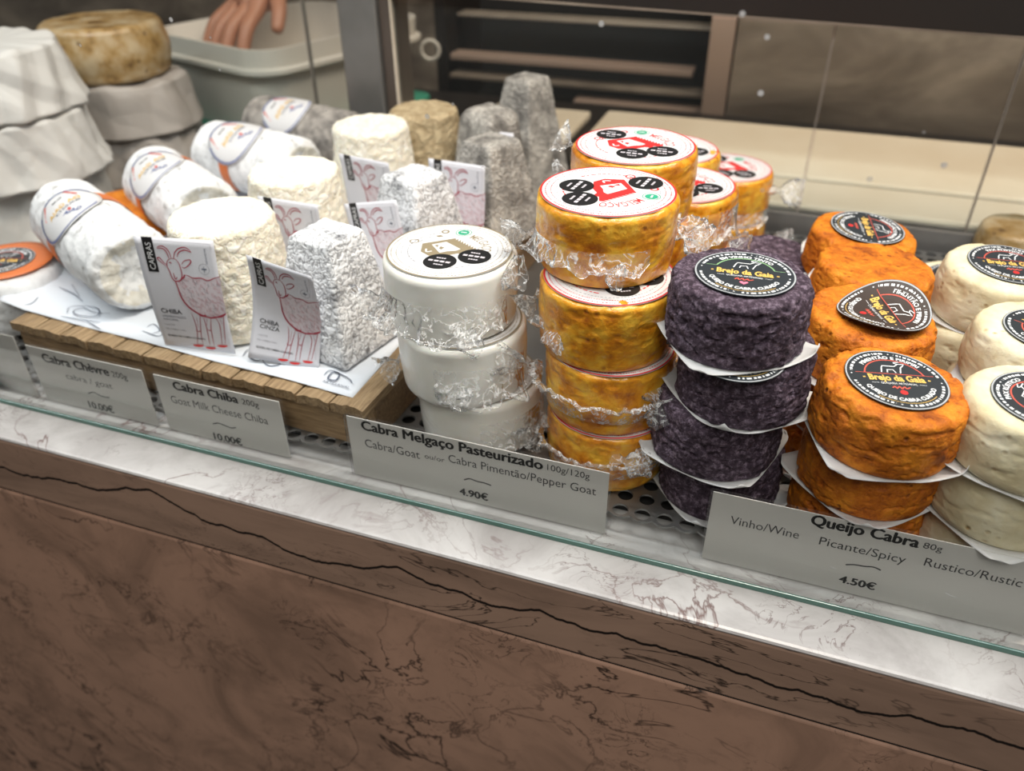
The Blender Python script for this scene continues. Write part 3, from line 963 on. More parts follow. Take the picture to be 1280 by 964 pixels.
V, F = loft([(rounded_rect(0.1265, 0.1065, 0.037), 0.066), (rounded_rect(0.129, 0.109, 0.038), 0.068), (rounded_rect(0.129, 0.109, 0.038), 0.072), (rounded_rect(0.1245, 0.1045, 0.037), 0.074)], False)
MB().add(V, F).build('rim_ridge', 'tub_plastic', tub)
V, F = [], []
for i in range(24):
    a = 2 * PI * i / 24
    for j in range(8):
        b = 2 * PI * j / 8
        q = 0.011 + 0.0022 * math.cos(b)
        V.append((0.0022 * math.sin(b), q * math.cos(a), q * math.sin(a)))
F = [(i * 8 + j, ((i + 1) % 24) * 8 + j, ((i + 1) % 24) * 8 + (j + 1) % 8, i * 8 + (j + 1) % 8) for i in range(24) for j in range(8)]
link('handle_ring', mesh(V, F), 'tub_plastic', tub, (0.118, -0.112, 0.055), (0, 0, 0.6))

V, F = lumpy(cheese_prof(0.05, 0.036, 0.05, 0.015, 0.002, 16), 60, 77, 0.006, 40, 3, 0.01, 18)
tag(link('dark_cloth', mesh(V * 0.6, F), 'sleeve', None, (-0.612, 0.868, 0.0262)), 'dark grey crumpled cloth lying inside the white tub', 'cloth')
# person's forearm reaching into the tub
def skin_chain(name, verts, edges, radii, mat, parent=None, root=0, sub_=2):
    me = bpy.data.meshes.new(name)
    me.from_pydata(verts, edges, [])
    o = bpy.data.objects.new(name, me)
    COL.objects.link(o)
    me.materials.append(M[mat])
    sk = o.modifiers.new('skin', 'SKIN')
    sk.use_smooth_shade = True
    for i, r in enumerate(radii):
        d = me.skin_vertices[0].data[i]
        d.radius = (r, r) if not isinstance(r, tuple) else r
        d.use_root = (i == root)
    s = o.modifiers.new('sub', 'SUBSURF')
    s.levels = s.render_levels = sub_
    if parent: o.parent = parent
    return o
hp = thing('person', 'person reaching into the white tub, dark sleeve and bare hand showing', 'person', (-0.652, 0.852, 0.140))
hp.scale = (0.88, 0.88, 0.88)
hv = [(0.13, 0.15, 0.19), (0.085, 0.1, 0.095), (0.05, 0.065, 0.035), (0.028, 0.03, 0.005)]
he = [(0, 1), (1, 2), (2, 3)]
hr = [0.042, 0.032, 0.025, 0.03]
for i, (dx, dy, ln, rr) in enumerate([(-0.030, 0.014, 0.9, 0.0094), (-0.0105, 0.003, 1.05, 0.0094), (0.0095, -0.004, 1.1, 0.0094), (0.0285, -0.004, 1.0, 0.0094)]):
    b = len(hv)
    hv += [(0.018 + dx * 0.8, 0.0 + dy, -0.018), (0.01 + dx * 1.1, -0.028 * ln + dy, -0.034), (0.004 + dx * 1.2, -0.04 * ln + dy, -0.058), (0.003 + dx * 1.2, -0.042 * ln + dy, -0.078)]
    he += [(3, b), (b, b + 1), (b + 1, b + 2), (b + 2, b + 3)]
    hr += [rr * 1.25, rr * 1.05, rr, rr * 0.8]
b = len(hv)
hv += [(0.06, 0.02, 0.0), (0.075, -0.005, -0.02), (0.078, -0.022, -0.042)]
he += [(3, b), (b, b + 1), (b + 1, b + 2)]
hr += [0.013, 0.0105, 0.0085]
arm = skin_chain('body', hv, he, hr, 'skin', hp)
slv = skin_chain('sleeve', [(0.15, 0.175, 0.24), (0.118, 0.135, 0.165), (0.09, 0.106, 0.105)], [(0, 1), (1, 2)], [0.056, 0.047, 0.043], 'sleeve', hp)

# ------------------------------------------------------------------ wooden box with slatted top
BX0, BX1, BY0, BY1, BT = -0.4635, -0.196, 0.304, 0.60, 0.031
bx = thing('wooden_crate', 'low wooden crate with a slatted top under the paper sheet', 'crate', (BX0, 0.3172, 0.0002), math.radians(-2.7))
L = BX1 - BX0
D = BY1 - BY0
MB().box(0, L - 0.001, 0.003, 0.011, 0, 0.0236).build('front_board', 'wood', bx, bevel=0.0006)
MB().box(0, L - 0.001, D - 0.011, D - 0.003, 0, 0.0236).build('back_board', 'wood', bx, bevel=0.0006)
for x in (0, L - 0.0095):
    MB().box(x, x + 0.0085, 0.0112, D - 0.0112, 0, 0.0236).build('end_board', 'wood_dark' if x else 'wood', bx, bevel=0.0006)
n = 12
for i in range(n):
    a, b = L * i / n + 0.0006, L * (i + 1) / n - 0.0006
    dz = rnd.uniform(-0.0006, 0.0)
    V, F = [], []
    q = 8
    for j in range(q + 1):
        x = a + (b - a) * j / q
        bow = 0.0011 * math.sin(PI * j / q) * rnd.uniform(0.6, 1.3)
        fy = -0.0012 + rnd.uniform(-0.0008, 0.0006)
        for y, z in ((fy, 0.0238 + bow * 0.8), (fy, 0.0298 + dz + bow), (D, 0.0298 + dz + bow), (D, 0.0238)):
            V.append((x, y, z))
    for j in range(q):
        for k in range(4):
            F.append((4 * j + k, 4 * j + 4 + k, 4 * j + 4 + (k + 1) % 4, 4 * j + (k + 1) % 4))
    F += [(0, 1, 2, 3), (4 * q + 3, 4 * q + 2, 4 * q + 1, 4 * q)]
    MB().add(V, F).build('top_slat', 'wood_slat', bx, smooth=False)

# printed paper sheet on the box
def sheet():
    pl, pr, pr2 = (-0.486, 0.3305), (-0.2075, 0.3115), (-0.2055, 0.6)
    nx, ny = 60, 40
    V, F = [], []
    for i in range(nx + 1):
        for j in range(ny + 1):
            u, v_ = i / nx, j / ny
            x = pl[0] + (pr[0] - pl[0]) * u + 0.0 * v_
            yf = pl[1] + (pr[1] - pl[1]) * u
            x += -0.05 * (1 - u) * v_
            y = yf + (0.6 - yf) * v_
            z = 0.0312 + 0.0004 * math.sin(u * 17 + v_ * 5) + 0.0002
            if x < BX0: z += min(0.004, (BX0 - x) * 0.15)
            if u > 0.97: z += 0.0
            V.append((x, y, z))
    F = [(i * (ny + 1) + j, (i + 1) * (ny + 1) + j, (i + 1) * (ny + 1) + j + 1, i * (ny + 1) + j + 1) for i in range(nx) for j in range(ny)]
    return mesh(V, F)
sh = thing('paper_sheet', 'white printed paper sheet with dark script lying on the wooden crate', 'paper')
so = link('sheet', sheet(), 'paper_sheet', sh)
s = so.modifiers.new('thick', 'SOLIDIFY'); s.thickness, s.offset = 0.0002, 1
ik = Ink([])
def loops(pxs, wd=0.0008):
    ik.stroke([on(x, y, 0.032) for x, y in pxs], wd, 'ink_navy', 1, taper=True)
loops([(22, 383), (34, 366), (30, 374)]); loops([(22, 383), (40, 380), (50, 370)]); loops([(38, 369), (46, 372), (53, 366)])
loops([(84, 392), (88, 384), (112, 384), (124, 388), (120, 396), (98, 395), (92, 390), (104, 386), (118, 391), (138, 393)])
loops([(76, 396), (100, 400), (126, 404)]); loops([(108, 402), (120, 409), (126, 412)])
loops([(178, 414), (196, 421), (205, 418)]); loops([(184, 410), (192, 406), (200, 414), (190, 418)])
loops([(74, 360), (92, 368), (104, 378)]); loops([(90, 356), (100, 372)])
loops([(304, 446), (310, 438), (326, 436), (334, 444), (322, 452), (312, 446), (324, 440), (346, 448), (350, 456), (336, 458), (328, 450), (334, 442)], 0.0011)
loops([(405, 470), (412, 464), (424, 468), (420, 476), (410, 474), (418, 466), (436, 474), (440, 480)], 0.0011)
a, b = on(402, 478, 0.032), on(436, 487, 0.032)
ik.text('ARTESANAL', a[0], a[1], 0.0022, 'ink_navy', 1, width=math.hypot(b[0] - a[0], b[1] - a[1]), rot=math.atan2(b[1] - a[1], b[0] - a[0]))
link('printing', ik.mesh(None, 0.0325), ik.mats, sh, smooth=False)['label'] = 'dark script'

# ------------------------------------------------------------------ cheese builders
def small_cheese(name, label, cat, x, y, z, r, h, rind, seed, group, amp=0.0007, freq=130, big=0.0012, ro=0.005, bulge=0.0012, segs=150, tilt=(0, 0), rz=0.0, n=34, bigf=28, rt=None, crag=0.0, cragf=150):
    o = thing(name, label, cat, (x, y, z), rz, group, tilt)
    V, F = lumpy(cheese_prof(r, rt or r * 0.97, h, ro, bulge, n), segs, seed, amp, freq, 3, big, bigf, r * 0.8, h, crag=crag, cragf=cragf)
    link('body', mesh(V, F), rind, o)
    return o

# --- wine-dark stack
PH = 0.0322
for k, (x, y, z, rz, lb) in enumerate([
        (-0.0075, 0.3395, 0.0008, 0.3, 'dark purple cheese at the foot of the front purple stack'),
        (-0.0125, 0.3325, 0.0333, 0.9, 'purple cheese third from the top of the front purple stack'),
        (-0.0045, 0.333, 0.0658, 0.35, 'purple cheese second from the top, its sticker half covered by the one above'),
        (-0.0122, 0.3292, 0.0985, 0.2, 'topmost purple cheese with a fully visible dark sticker')]):
    c = small_cheese('purple_cheese', lb, 'cheese', x, y, z, 0.0308, PH - 0.0005, 'rind_purple', 11 + k, 'purple wine cheeses', amp=0.0016, freq=140, big=0.0016, ro=0.0032, bulge=0.0004, segs=240, n=56, crag=0.0014, cragf=190)
    liner(c, 0.0298, rz + 0.35, 40 + k, 0.012)
    if k == 3:
        sticker('wine', c, (0.001, -0.0008, PH + 0.0004), math.radians(3))
    elif k == 2:
        sticker('wine', c, (-0.0035, -0.0168, PH - 0.0001), math.radians(8), tilt=(0.05, 0))
px, py = on(962, 316, 0.064)
for k in range(2):
    c = small_cheese('purple_cheese', ['purple cheese under the one without a sticker at the back', 'purple cheese without a sticker behind the front purple stack'][k], 'cheese', px, py, 0.0004 + k * 0.0318, 0.0308, PH - 0.0005, 'rind_purple', 21 + k, 'purple wine cheeses', amp=0.0012, freq=140, ro=0.0032, bulge=0.0004, segs=110)
    liner(c, 0.0298, 0.4 + k, 50 + k, 0.008)

# --- paprika stacks
def paprika(px, py, zt, lbls, rzs, seed, stick, rows=3, ox=(0, 0, 0), oy=(0, 0, 0), tl=None, tops=None):
    hh = zt / rows
    X, Y = on(px, py, zt)
    out = []
    for k in range(rows):
        tlt = tl if (k == rows - 1 and tl) else (0, 0)
        c = small_cheese('paprika_cheese', lbls[k], 'cheese', X + ox[k], Y + oy[k], 0.0004 + k * hh, 0.0312, hh - 0.0012, 'rind_paprika', seed + k, 'orange paprika cheeses', amp=0.0013, freq=105, big=0.0016, ro=0.004, bulge=0.0006, segs=220, tilt=tlt, n=48, crag=0.0012, cragf=170)
        liner(c, 0.0302, rzs[k], 60 + seed + k, 0.01)
        out.append(c)
    return out, hh
st, hh = paprika(1118, 477, 0.094, ['lowest orange cheese of the front stack, hidden by the sign', 'dark orange cheese second in the front stack, cracked side', 'topmost orange cheese of the front stack with a flat dark sticker'],
                 (0.5, 0.8, 0.35), 100, None, ox=(0.002, 0.0015, 0), oy=(0.0125, 0.009, 0.0015), tl=(0.02, 0.06))
sticker('spicy', st[2], (-0.001, 0.001, hh - 0.0004), math.radians(16))
st, hh = paprika(1088, 388, 0.094, ['lowest orange cheese of the stack with the bent sticker', 'middle orange cheese of the stack with the bent sticker', 'orange cheese topped with a bent peeling sticker'], (0.2, 0.7, 0.1), 110, None, oy=(0, 0, 0), tl=(0.03, 0.05))
sticker('spicy', st[2], (0.004, -0.001, hh + 0.0006), math.radians(-68), fn=bend(9.0, 8.0, PI * 0.75), key='bent', tilt=(0.1, -0.05), base='ink_brown_slate')
st, hh = paprika(1094, 327, 0.094, ['lowest orange cheese of the stack without a sticker', 'middle orange cheese of the stack without a sticker', 'orange cheese with a bare top and no sticker'], (0.2, 0.7, 0.1), 120, None, tl=(0.02, 0.05))
st, hh = paprika(1078, 290, 0.09, ['lowest brown orange cheese of the rear stack', 'middle brown orange cheese of the rear stack', 'rearmost orange cheese with a sideways dark sticker'], (0.2, 0.7, 0.1), 130, None, oy=(0.006, 0.006, 0.006), tl=(0.04, 0.06))
sticker('spicy', st[2], (0.001, 0.002, hh), math.radians(-80))

# --- ivory stacks
def ivory(X, Y, zt, lbls, seed, rows=3, ox=(0, 0, 0), oy=(0, 0, 0), tl=(0, 0)):
    hh = zt / rows
    out = []
    for k in range(rows):
        c = small_cheese('ivory_cheese', lbls[k], 'cheese', X + ox[k], Y + oy[k], 0.0004 + k * hh, 0.0312, hh - 0.001, 'rind_ivory', seed + k, 'ivory rustic cheeses', amp=0.0005, freq=90, big=0.0016, ro=0.005, bulge=0.0008, crag=0.0005, cragf=130, segs=150, tilt=tl if k == rows - 1 else (0, 0), n=30)
        liner(c, 0.0302, 0.2 + 0.5 * k, 80 + seed + k, 0.009)
        out.append(c)
    return out, hh
st, hh = ivory(0.1165, 0.3265, 0.0955, ['lowest ivory cheese of the front ivory stack, behind the sign', 'second ivory cheese of the front stack above the sign', 'topmost ivory cheese of the front ivory stack at the photo edge'], 200, ox=(0.003, 0.0, 0), oy=(0.004, 0.003, 0))
sticker('rustic', st[2], (0.0, -0.002, hh - 0.0004), math.radians(70))
st, hh = ivory(0.1275, 0.3925, 0.0945, ['lowest ivory cheese of the middle ivory stack', 'second ivory cheese of the middle ivory stack', 'ivory cheese with an upside-down dark sticker'], 210, ox=(-0.004, -0.003, 0))
sticker('rustic', st[2], (0.002, -0.003, hh - 0.0004), math.radians(150))
st, hh = ivory(0.118, 0.4615, 0.0945, ['lowest ivory cheese of the rear ivory stack', 'second ivory cheese of the rear ivory stack', 'rear ivory cheese with an upright dark sticker'], 220, ox=(-0.012, -0.008, 0), tl=(0.05, 0.03))
sticker('rustic', st[2], (0.002, 0.002, hh - 0.0004), math.radians(8))
sticker('rustic', st[0], (-0.01, -0.004, hh), math.radians(8))
X, Y = on(1180, 350, 0.03)
c = small_cheese('ivory_cheese', 'single low ivory cheese behind the bare orange cheese, dark sticker showing', 'cheese', X + 0.01, Y + 0.005, 0.0004, 0.0312, 0.0305, 'rind_ivory', 231, 'ivory rustic cheeses', amp=0.0003)
liner(c, 0.0302, 0.3, 99)
sticker('rustic', c, (0, 0, 0.0306), 0.2)
X, Y = on(1268, 300, 0.03)
c = small_cheese('dark_cheese', 'small blackish cheese behind the rear ivory stack', 'cheese', X + 0.01, Y + 0.03, 0.0004, 0.03, 0.03, M['rind_log_grey'] and 'rind_brown', 241, None)

# --- film wrapped stacks
def wrapped(name, label, x, y, z, r, h, rind, seed, group, segs=190, ro=0.0032, amp=0.0008, big=0.0013, crag=0.0005, tilt=(0, 0), bulge=0.0006, lab=None, lrot=0.0, rb=None):
    o = small_cheese(name, label, 'cheese', x, y, z, rb or r * 0.97, h, rind, seed, group, amp=amp, freq=90, big=big, ro=ro, bulge=bulge, segs=segs, tilt=tilt, rt=r, n=36, crag=crag, cragf=140)
    if lab:
        sticker(lab, o, (0, 0, h + 0.0002), lrot)
    return o
GH, GR = 0.0374, 0.0350
gs = []
for k, (x, y, z, lb) in enumerate([(-0.146, 0.349, 0.0004, 'white film wrapped cheese at the foot of its stack, behind the sign'), (-0.1525, 0.3425, 0.0382, 'middle white film wrapped cheese of the stack'), (-0.158, 0.344, 0.076, 'top white film wrapped cheese with a grey castle label')]):
    o = wrapped('wrapped_goat_cheese', lb, x, y, z, GR, GH, 'rind_goat', 300 + k, 'white film wrapped goat cheeses', amp=0.00015, big=0.0008, ro=0.004, crag=0.0, lab='castle_grey')
    gs.append(o)
film_band(None, gs[2], GR + 0.001, 0.024, 0.0045, -2.75, -0.3, 1, flare=0.011, amp=0.006)
film_tail(gs[2], (-0.03, -0.012, 0.014), (-0.047, -0.02, 0.008), 0.007, 0.009, 2)
film_tail(gs[2], (0.012, -0.031, 0.012), (0.03, -0.036, 0.004), 0.008, 0.005, 3)
film_tail(gs[2], (0.029, -0.006, 0.034), (0.043, -0.012, 0.037), 0.007, 0.009, 4)
film_band(None, gs[1], GR + 0.001, 0.027, 0.006, -1.6, -0.1, 5, flare=0.009, amp=0.006)
film_tail(gs[1], (-0.031, -0.01, 0.013), (-0.043, -0.017, 0.004), 0.007, 0.008, 6)
film_tail(gs[1], (0.0, -0.034, 0.016), (0.018, -0.037, 0.01), 0.006, 0.006, 7)
film_band(None, gs[0], GR + 0.001, 0.028, 0.006, -1.2, 0.3, 8, flare=0.004, amp=0.002)

OH, OR = 0.0364, 0.0345
ors = []
for k, (x, y, z, lb, rr) in enumerate([(-0.0695, 0.346, 0.0004, 'amber film wrapped cheese at the foot of the front amber stack', OR * 0.97), (-0.0712, 0.3465, 0.0375, 'amber cheese third from the top under crumpled film', OR * 0.97),
                                       (-0.0748, 0.348, 0.0746, 'amber cheese second from the top, label half covered', OR), (-0.0812, 0.361, 0.1117, 'topmost amber film wrapped cheese of the front stack', OR)]):
    o = wrapped('wrapped_pepper_cheese', lb, x, y, z, rr, OH, 'rind_amber', 320 + k, 'amber film wrapped pepper cheeses', lab='castle_red', lrot=math.radians(-98 if k == 3 else 30), rb=rr * (0.945 if k == 3 else 0.975))
    ors.append(o)
film_band(None, ors[3], OR - 0.0002, 0.02, 0.010, -2.9, -0.7, 11, flare=0.005, amp=0.004)
film_tail(ors[3], (0.006, -0.034, 0.012), (0.018, -0.038, 0.011), 0.004, 0.006, 12)
film_tail(ors[3], (-0.033, -0.008, 0.014), (-0.049, -0.014, 0.012), 0.006, 0.008, 13)
film_tail(ors[3], (0.033, 0.006, 0.018), (0.05, 0.004, 0.014), 0.007, 0.009, 14)
film_tail(ors[2], (-0.03, -0.015, 0.014), (-0.014, -0.0355, 0.012), 0.006, 0.004, 15)
film_tail(ors[2], (-0.033, -0.006, 0.024), (-0.042, -0.012, 0.016), 0.006, 0.007, 16)
film_tail(ors[2], (0.033, -0.006, 0.019), (0.043, -0.012, 0.015), 0.007, 0.0085, 17)
film_band(None, ors[1], OR + 0.0002, 0.010, 0.027, -2.9, -0.15, 18, flare=0.008, amp=0.006)
film_tail(ors[1], (-0.034, -0.013, 0.022), (-0.055, -0.026, 0.031), 0.0065, 0.008, 19)
film_tail(ors[1], (0.026, -0.022, 0.026), (0.037, -0.03, 0.014), 0.008, 0.009, 20)
film_band(None, ors[0], OR + 0.0002, 0.012, 0.029, -2.8, -0.1, 21, flare=0.008, amp=0.006)
film_tail(ors[0], (-0.032, -0.012, 0.026), (-0.042, -0.02, 0.012), 0.008, 0.009, 22)
film_tail(ors[0], (0.01, -0.034, 0.026), (0.03, -0.034, 0.028), 0.006, 0.007, 23)
# second amber stack and the ones behind
x2, y2 = -0.0835, 0.432
os2 = []
for k in range(4):
    o = wrapped('wrapped_pepper_cheese', ['amber wrapped cheese at the foot of the second amber stack', 'second lowest amber cheese of the second amber stack', 'amber cheese under the top of the second amber stack', 'top amber cheese of the second stack, label turned upright'][k], x2, y2, 0.0004 + k * 0.0371, OR, OH, 'rind_amber', 340 + k, 'amber film wrapped pepper cheeses', segs=120, lab='castle_red', rb=OR * 0.97)
    os2.append(o)
film_tail(os2[3], (-0.034, 0.004, 0.03), (-0.046, 0.004, 0.036), 0.006, 0.008, 24)
film_tail(os2[3], (-0.034, 0.002, 0.016), (-0.046, 0.0, 0.014), 0.006, 0.008, 25)
film_tail(os2[3], (0.026, -0.022, 0.008), (0.044, -0.03, 0.004), 0.006, 0.007, 26)
x3, y3 = on(848, 236, 0.1115)
for k in range(3):
    o = wrapped('wrapped_pepper_cheese', ['lowest amber cheese of the half hidden stack behind the purple cheese', 'amber cheese with knotted film behind the topmost purple cheese', 'amber cheese leaning out from behind the second amber stack'][k], x3, y3 + 0.01, 0.0004 + k * 0.0371, OR, OH, 'rind_amber', 350 + k, 'amber film wrapped pepper cheeses', segs=120, lab='castle_red', lrot=0.2, rb=OR * 0.97)
    film_tail(o, (0.031, -0.012, 0.012), (0.046, -0.022, 0.01), 0.006, 0.008, 27 + k)
    film_band(None, o, OR + 0.0006, 0.03, 0.008, -2.0, 0.1, 30 + k, flare=0.004, amp=0.003)
x4, y4 = on(872, 202, 0.1115)
for k in range(3):
    o = wrapped('wrapped_pepper_cheese', ['lowest amber cheese of the mostly hidden stack', 'middle amber cheese of the mostly hidden stack', 'amber cheese with only a sliver of greyish label showing'][k], x4 - 0.022, y4 + 0.02, 0.0004 + k * 0.0371, OR, OH, 'rind_amber', 360 + k, 'amber film wrapped pepper cheeses', segs=90, lab='castle_red', lrot=0.4, rb=OR * 0.97)
x5, y5 = on(910, 211, 0.0745)
for k in range(2):
    o = wrapped('wrapped_pepper_cheese', ['lower amber cheese of the rearmost pair', 'upper amber cheese of the rearmost pair by the back sill'][k], x5, y5 + 0.004, 0.0004 + k * 0.0371, OR, OH, 'rind_amber', 370 + k, 'amber film wrapped pepper cheeses', segs=90, lab='castle_red', lrot=-0.3, rb=OR * 0.97)
    film_tail(o, (0.032, -0.004, 0.016 + 0.008 * k), (0.058, -0.002, 0.02 + 0.004 * k), 0.008, 0.01, 33 + k)
    film_band(None, o, OR + 0.0006, 0.012, 0.0, -2.6, -0.2, 36 + k, flare=0.004, amp=0.003)

# --- chiba drums
def drum(label, x, y, zt, rt, rb, rind, seed, segs=170):
    h = zt - 0.0325
    o = thing('cheese_drum', label, 'cheese', (x, y, 0.0325), rnd.uniform(0, 6), 'tall round goat cheeses on the crate')
    V, F = lumpy(cheese_prof(rb, rt, h, 0.004, 0.0012, 64, dip=0.0012), segs, seed, 0.0012, 210, 2, 0.0013, 50, rt * 0.92, h)
    link('body', mesh(V, F), rind, o)
    return o
drum('tall cream drum cheese behind the standing goat card, brightly lit top', -0.3155, 0.3645, 0.1045, 0.031, 0.0345, 'rind_drum', 400)
drum('cream drum cheese behind the brightly lit one', -0.3145, 0.442, 0.106, 0.030, 0.0337, 'rind_drum', 401)
drum('rough cream drum cheese, third back in its row', -0.3145, 0.5515, 0.1055, 0.029, 0.0325, 'rind_drum', 402, 120)
drum('tan drum cheese at the very back of the crate', -0.3005, 0.618, 0.1005, 0.0285, 0.0325, 'rind_tan', 403, 100)

# --- ash pyramids
def pyramid(label, x, y, zb, zt, sb, stp, rz, rind, seed, n=70, rd=0.0026, amp=0.00055):
    h = zt - zb
    o = thing('cheese_pyramid', label, 'cheese', (x, y, zb), math.radians(rz), 'ash pyramid goat cheeses')
    V, F = [], []
    idx = {}
    def key(p):
        k = tuple(np.round(p, 4))
        if k not in idx:
            idx[k] = len(V)
            V.append(p)
        return idx[k]
    g = np.linspace(-1, 1, n + 1)
    faces = []
    def grid(fn):
        I = [[key(fn(a, b)) for b in g] for a in g]
        for i in range(n):
            for j in range(n):
                faces.append((I[i][j], I[i + 1][j], I[i + 1][j + 1], I[i][j + 1]))
    grid(lambda a, b: (a, b, 1.0)); grid(lambda a, b: (b, a, -1.0))
    grid(lambda a, b: (a, -1.0, b)); grid(lambda a, b: (b, 1.0, a))
    grid(lambda a, b: (-1.0, b, a)); grid(lambda a, b: (1.0, a, b))
    Vc = np.array(V, float)
    hs = (sb + (stp - sb) * (Vc[:, 2] + 1) / 2) / 2
    Vw = np.stack([Vc[:, 0] * hs, Vc[:, 1] * hs, (Vc[:, 2] + 1) / 2 * h], 1)
    # round the edges: pull towards an inner core and push back out by the radius
    core = np.stack([np.clip(Vw[:, 0], -(hs - rd), hs - rd), np.clip(Vw[:, 1], -(hs - rd), hs - rd), np.clip(Vw[:, 2], rd, h - rd)], 1)
    d = Vw - core
    ln = np.linalg.norm(d, axis=1)[:, None] + 1e-9
    Vw = core + d / ln * rd
    N = normals(Vw, faces)
    off = np.array([seed * 2.3, seed * 1.1, seed * 0.7])
    Pw = Vw * np.array([170, 170, 300]) + off
    warp = np.stack([pn(Vw * 120 + off), pn(Vw * 120 + off + 7), pn(Vw * 120 + off + 13)], 1)
    dd = amp * (ridge(Pw + warp * 0.5, 2) - 0.7) + 0.0012 * fbm(Vw * 32 + off, 2)
    dd = np.where(Vw[:, 2] < 0.001, 0, dd)
    Vw = Vw + N * dd[:, None]
    link('body', mesh(Vw, faces), rind, o)
    return o
pyramid('white wrinkled ash pyramid in front, beside the bent goat card', -0.2435, 0.3635, 0.0325, 0.104, 0.0555, 0.0305, -12, 'rind_ash', 500, 120)
pyramid('white ash pyramid with a tilted goat card leaning on it', -0.236, 0.464, 0.0325, 0.1045, 0.06, 0.031, -20, 'rind_ash', 501, 60)
pyramid('grey ash pyramid behind the upright pale goat card', -0.212, 0.5435, 0.0325, 0.1055, 0.06, 0.031, -25, 'rind_ash_grey', 502, 50)
pyramid('round-shouldered grey pyramid half hidden behind another', -0.2385, 0.6085, 0.0325, 0.1085, 0.054, 0.036, -25, 'rind_ash_grey', 503, 40, rd=0.009)
pyramid('tall grey pyramid with a pale flat top at the very back', -0.228, 0.674, 0.0005, 0.119, 0.066, 0.028, -22, 'rind_ash_grey', 504, 44)

# --- goat cheese logs
def log(label, a, b, r, rind, seed, wrap=True, group='goat cheese logs on the crate', segs=110, dull=False):
    a, b = Vector(a), Vector(b)
    Ln = (b - a).length
    o = thing('cheese_log', label, 'cheese', (a.x, a.y, a.z), math.atan2(b.y - a.y, b.x - a.x), group, )
    prof = cheese_prof(r, r, Ln, 0.007, 0.0006, 60)
    V, F = revolve(prof, segs)
    N = normals(V, F)
    off = np.array([seed * 1.7, seed * 2.9, seed])
    end = (V[:, 2] < 0.0015)
    d = 0.0009 * fbm(V * 140 + off, 3) + 0.0022 * fbm(V * 30 + off, 2)
    q_ = np.hypot(V[:, 0], V[:, 1])
    d = np.where(end, 0.003 * fbm(V * 110 + off, 3) - 0.005 * np.clip(1 - (q_ / (r - 0.005)) ** 2, 0, 1), d)
    V = V + N * d[:, None]
    V = np.stack([V[:, 2], V[:, 0], V[:, 1]], 1)
    nf = [sum(V[i][0] for i in f) / len(f) for f in F]
    rad = [math.hypot(sum(V[i][1] for i in f) / len(f), sum(V[i][2] for i in f) / len(f)) for f in F]
    mi = [1 if (x < 0.003 and q < r - 0.006) else 0 for x, q in zip(nf, rad)]
    link('body', mesh(V, F, mi), [rind, 'cut_paste'], o)
    if wrap:
        # paper band around the log with a round white label on top
        x0, x1 = Ln * 0.42, Ln * 0.68
        rr = r + 0.0016
        n = 40
        Vb, Fb = [], []
        for k in range(n + 1):
            t_ = -0.25 * PI + 1.5 * PI * k / n
            for x in (x0 + 0.012, x1 - 0.006):
                Vb.append((x, rr * math.cos(t_), rr * math.sin(t_)))
        Fb = [(2 * k, 2 * k + 1, 2 * k + 3, 2 * k + 2) for k in range(n)]
        bo = link('paper_band', mesh(Vb, Fb), 'ink_orange', o)
        bo['label'] = 'orange paper band'
        def fn(x, y, z):
            t_ = PI * 0.33 + y / rr
            return (x, (rr + 0.0004 + z) * math.cos(t_), (rr + 0.0004 + z) * math.sin(t_))
        rl = 0.0255
        lo = link('round_label', disc_mesh(rl, 0.0003, lambda x, y, z: fn(x + (x0 + x1) / 2, y, z)), 'label_white', o, smooth=True)
        lo['label'] = 'white round label'
        k = Ink([])
        k.arc(0, 0, rl * 0.93, rl * 0.05, 2.2, 5.6, 'ink_blue', 1)
        k.arc(0, 0, rl * 0.93, rl * 0.05, -0.3, 1.2, 'ink_blue', 1)
        k.stroke([(-0.62 * rl, 0.3 * rl), (-0.05 * rl, 0.62 * rl), (0.0, 0.1 * rl), (-0.5 * rl, -0.0 * rl), (-0.62 * rl, 0.3 * rl)][:0] or [(0.0, -0.75 * rl), (0.0, 0.7 * rl)], rl * 0.0001, 'label_white', 1)
        R90 = -PI / 2
        k.text('GAIA', -0.68 * rl, 0.3 * rl, 0.17 * rl, 'ink_blue', 1, rot=-0.9, bold=0.02)
        k.disc(-0.28 * rl, 0.12 * rl, 0.09 * rl, 'ink_coral', 1, 12, 0.05 * rl)
        k.text('BREJO', -0.1 * rl, 0.5 * rl, 0.11 * rl, 'ink_navy', 1, rot=R90, width=0.75 * rl)
        k.text('DA GAIA', 0.06 * rl, 0.55 * rl, 0.2 * rl, 'ink_gold', 1, rot=R90, width=1.0 * rl, bold=0.02)
        k.stroke([(0.4 * rl, 0.55 * rl), (0.4 * rl, -0.55 * rl), (0.82 * rl, -0.3 * rl), (0.82 * rl, 0.35 * rl), (0.4 * rl, 0.55 * rl)], rl * 0.08, 'ink_coral', 1, smooth=False)
        k.stroke([(0.6 * rl, 0.2 * rl), (0.6 * rl, -0.1 * rl)], rl * 0.06, 'ink_black', 1, smooth=False)
        link('printing', k.mesh(lambda x, y, z: fn(x + (x0 + x1) / 2, y, z), 0.0005), k.mats, lo, smooth=False)
    return o
log('white mould-covered cheese log in front, its cut end showing', (-0.3815, 0.3535, 0.0605), (-0.4985, 0.4165, 0.0605), 0.0275, 'rind_log', 600, segs=150)
log('white cheese log second from the front, round label on its side', (-0.395, 0.4435, 0.0605), (-0.487, 0.4965, 0.0605), 0.0275, 'rind_log', 601)
log('dull white cheese log third from the front behind the drum', (-0.3775, 0.5445, 0.0605), (-0.485, 0.571, 0.0605), 0.0275, 'rind_log', 602)
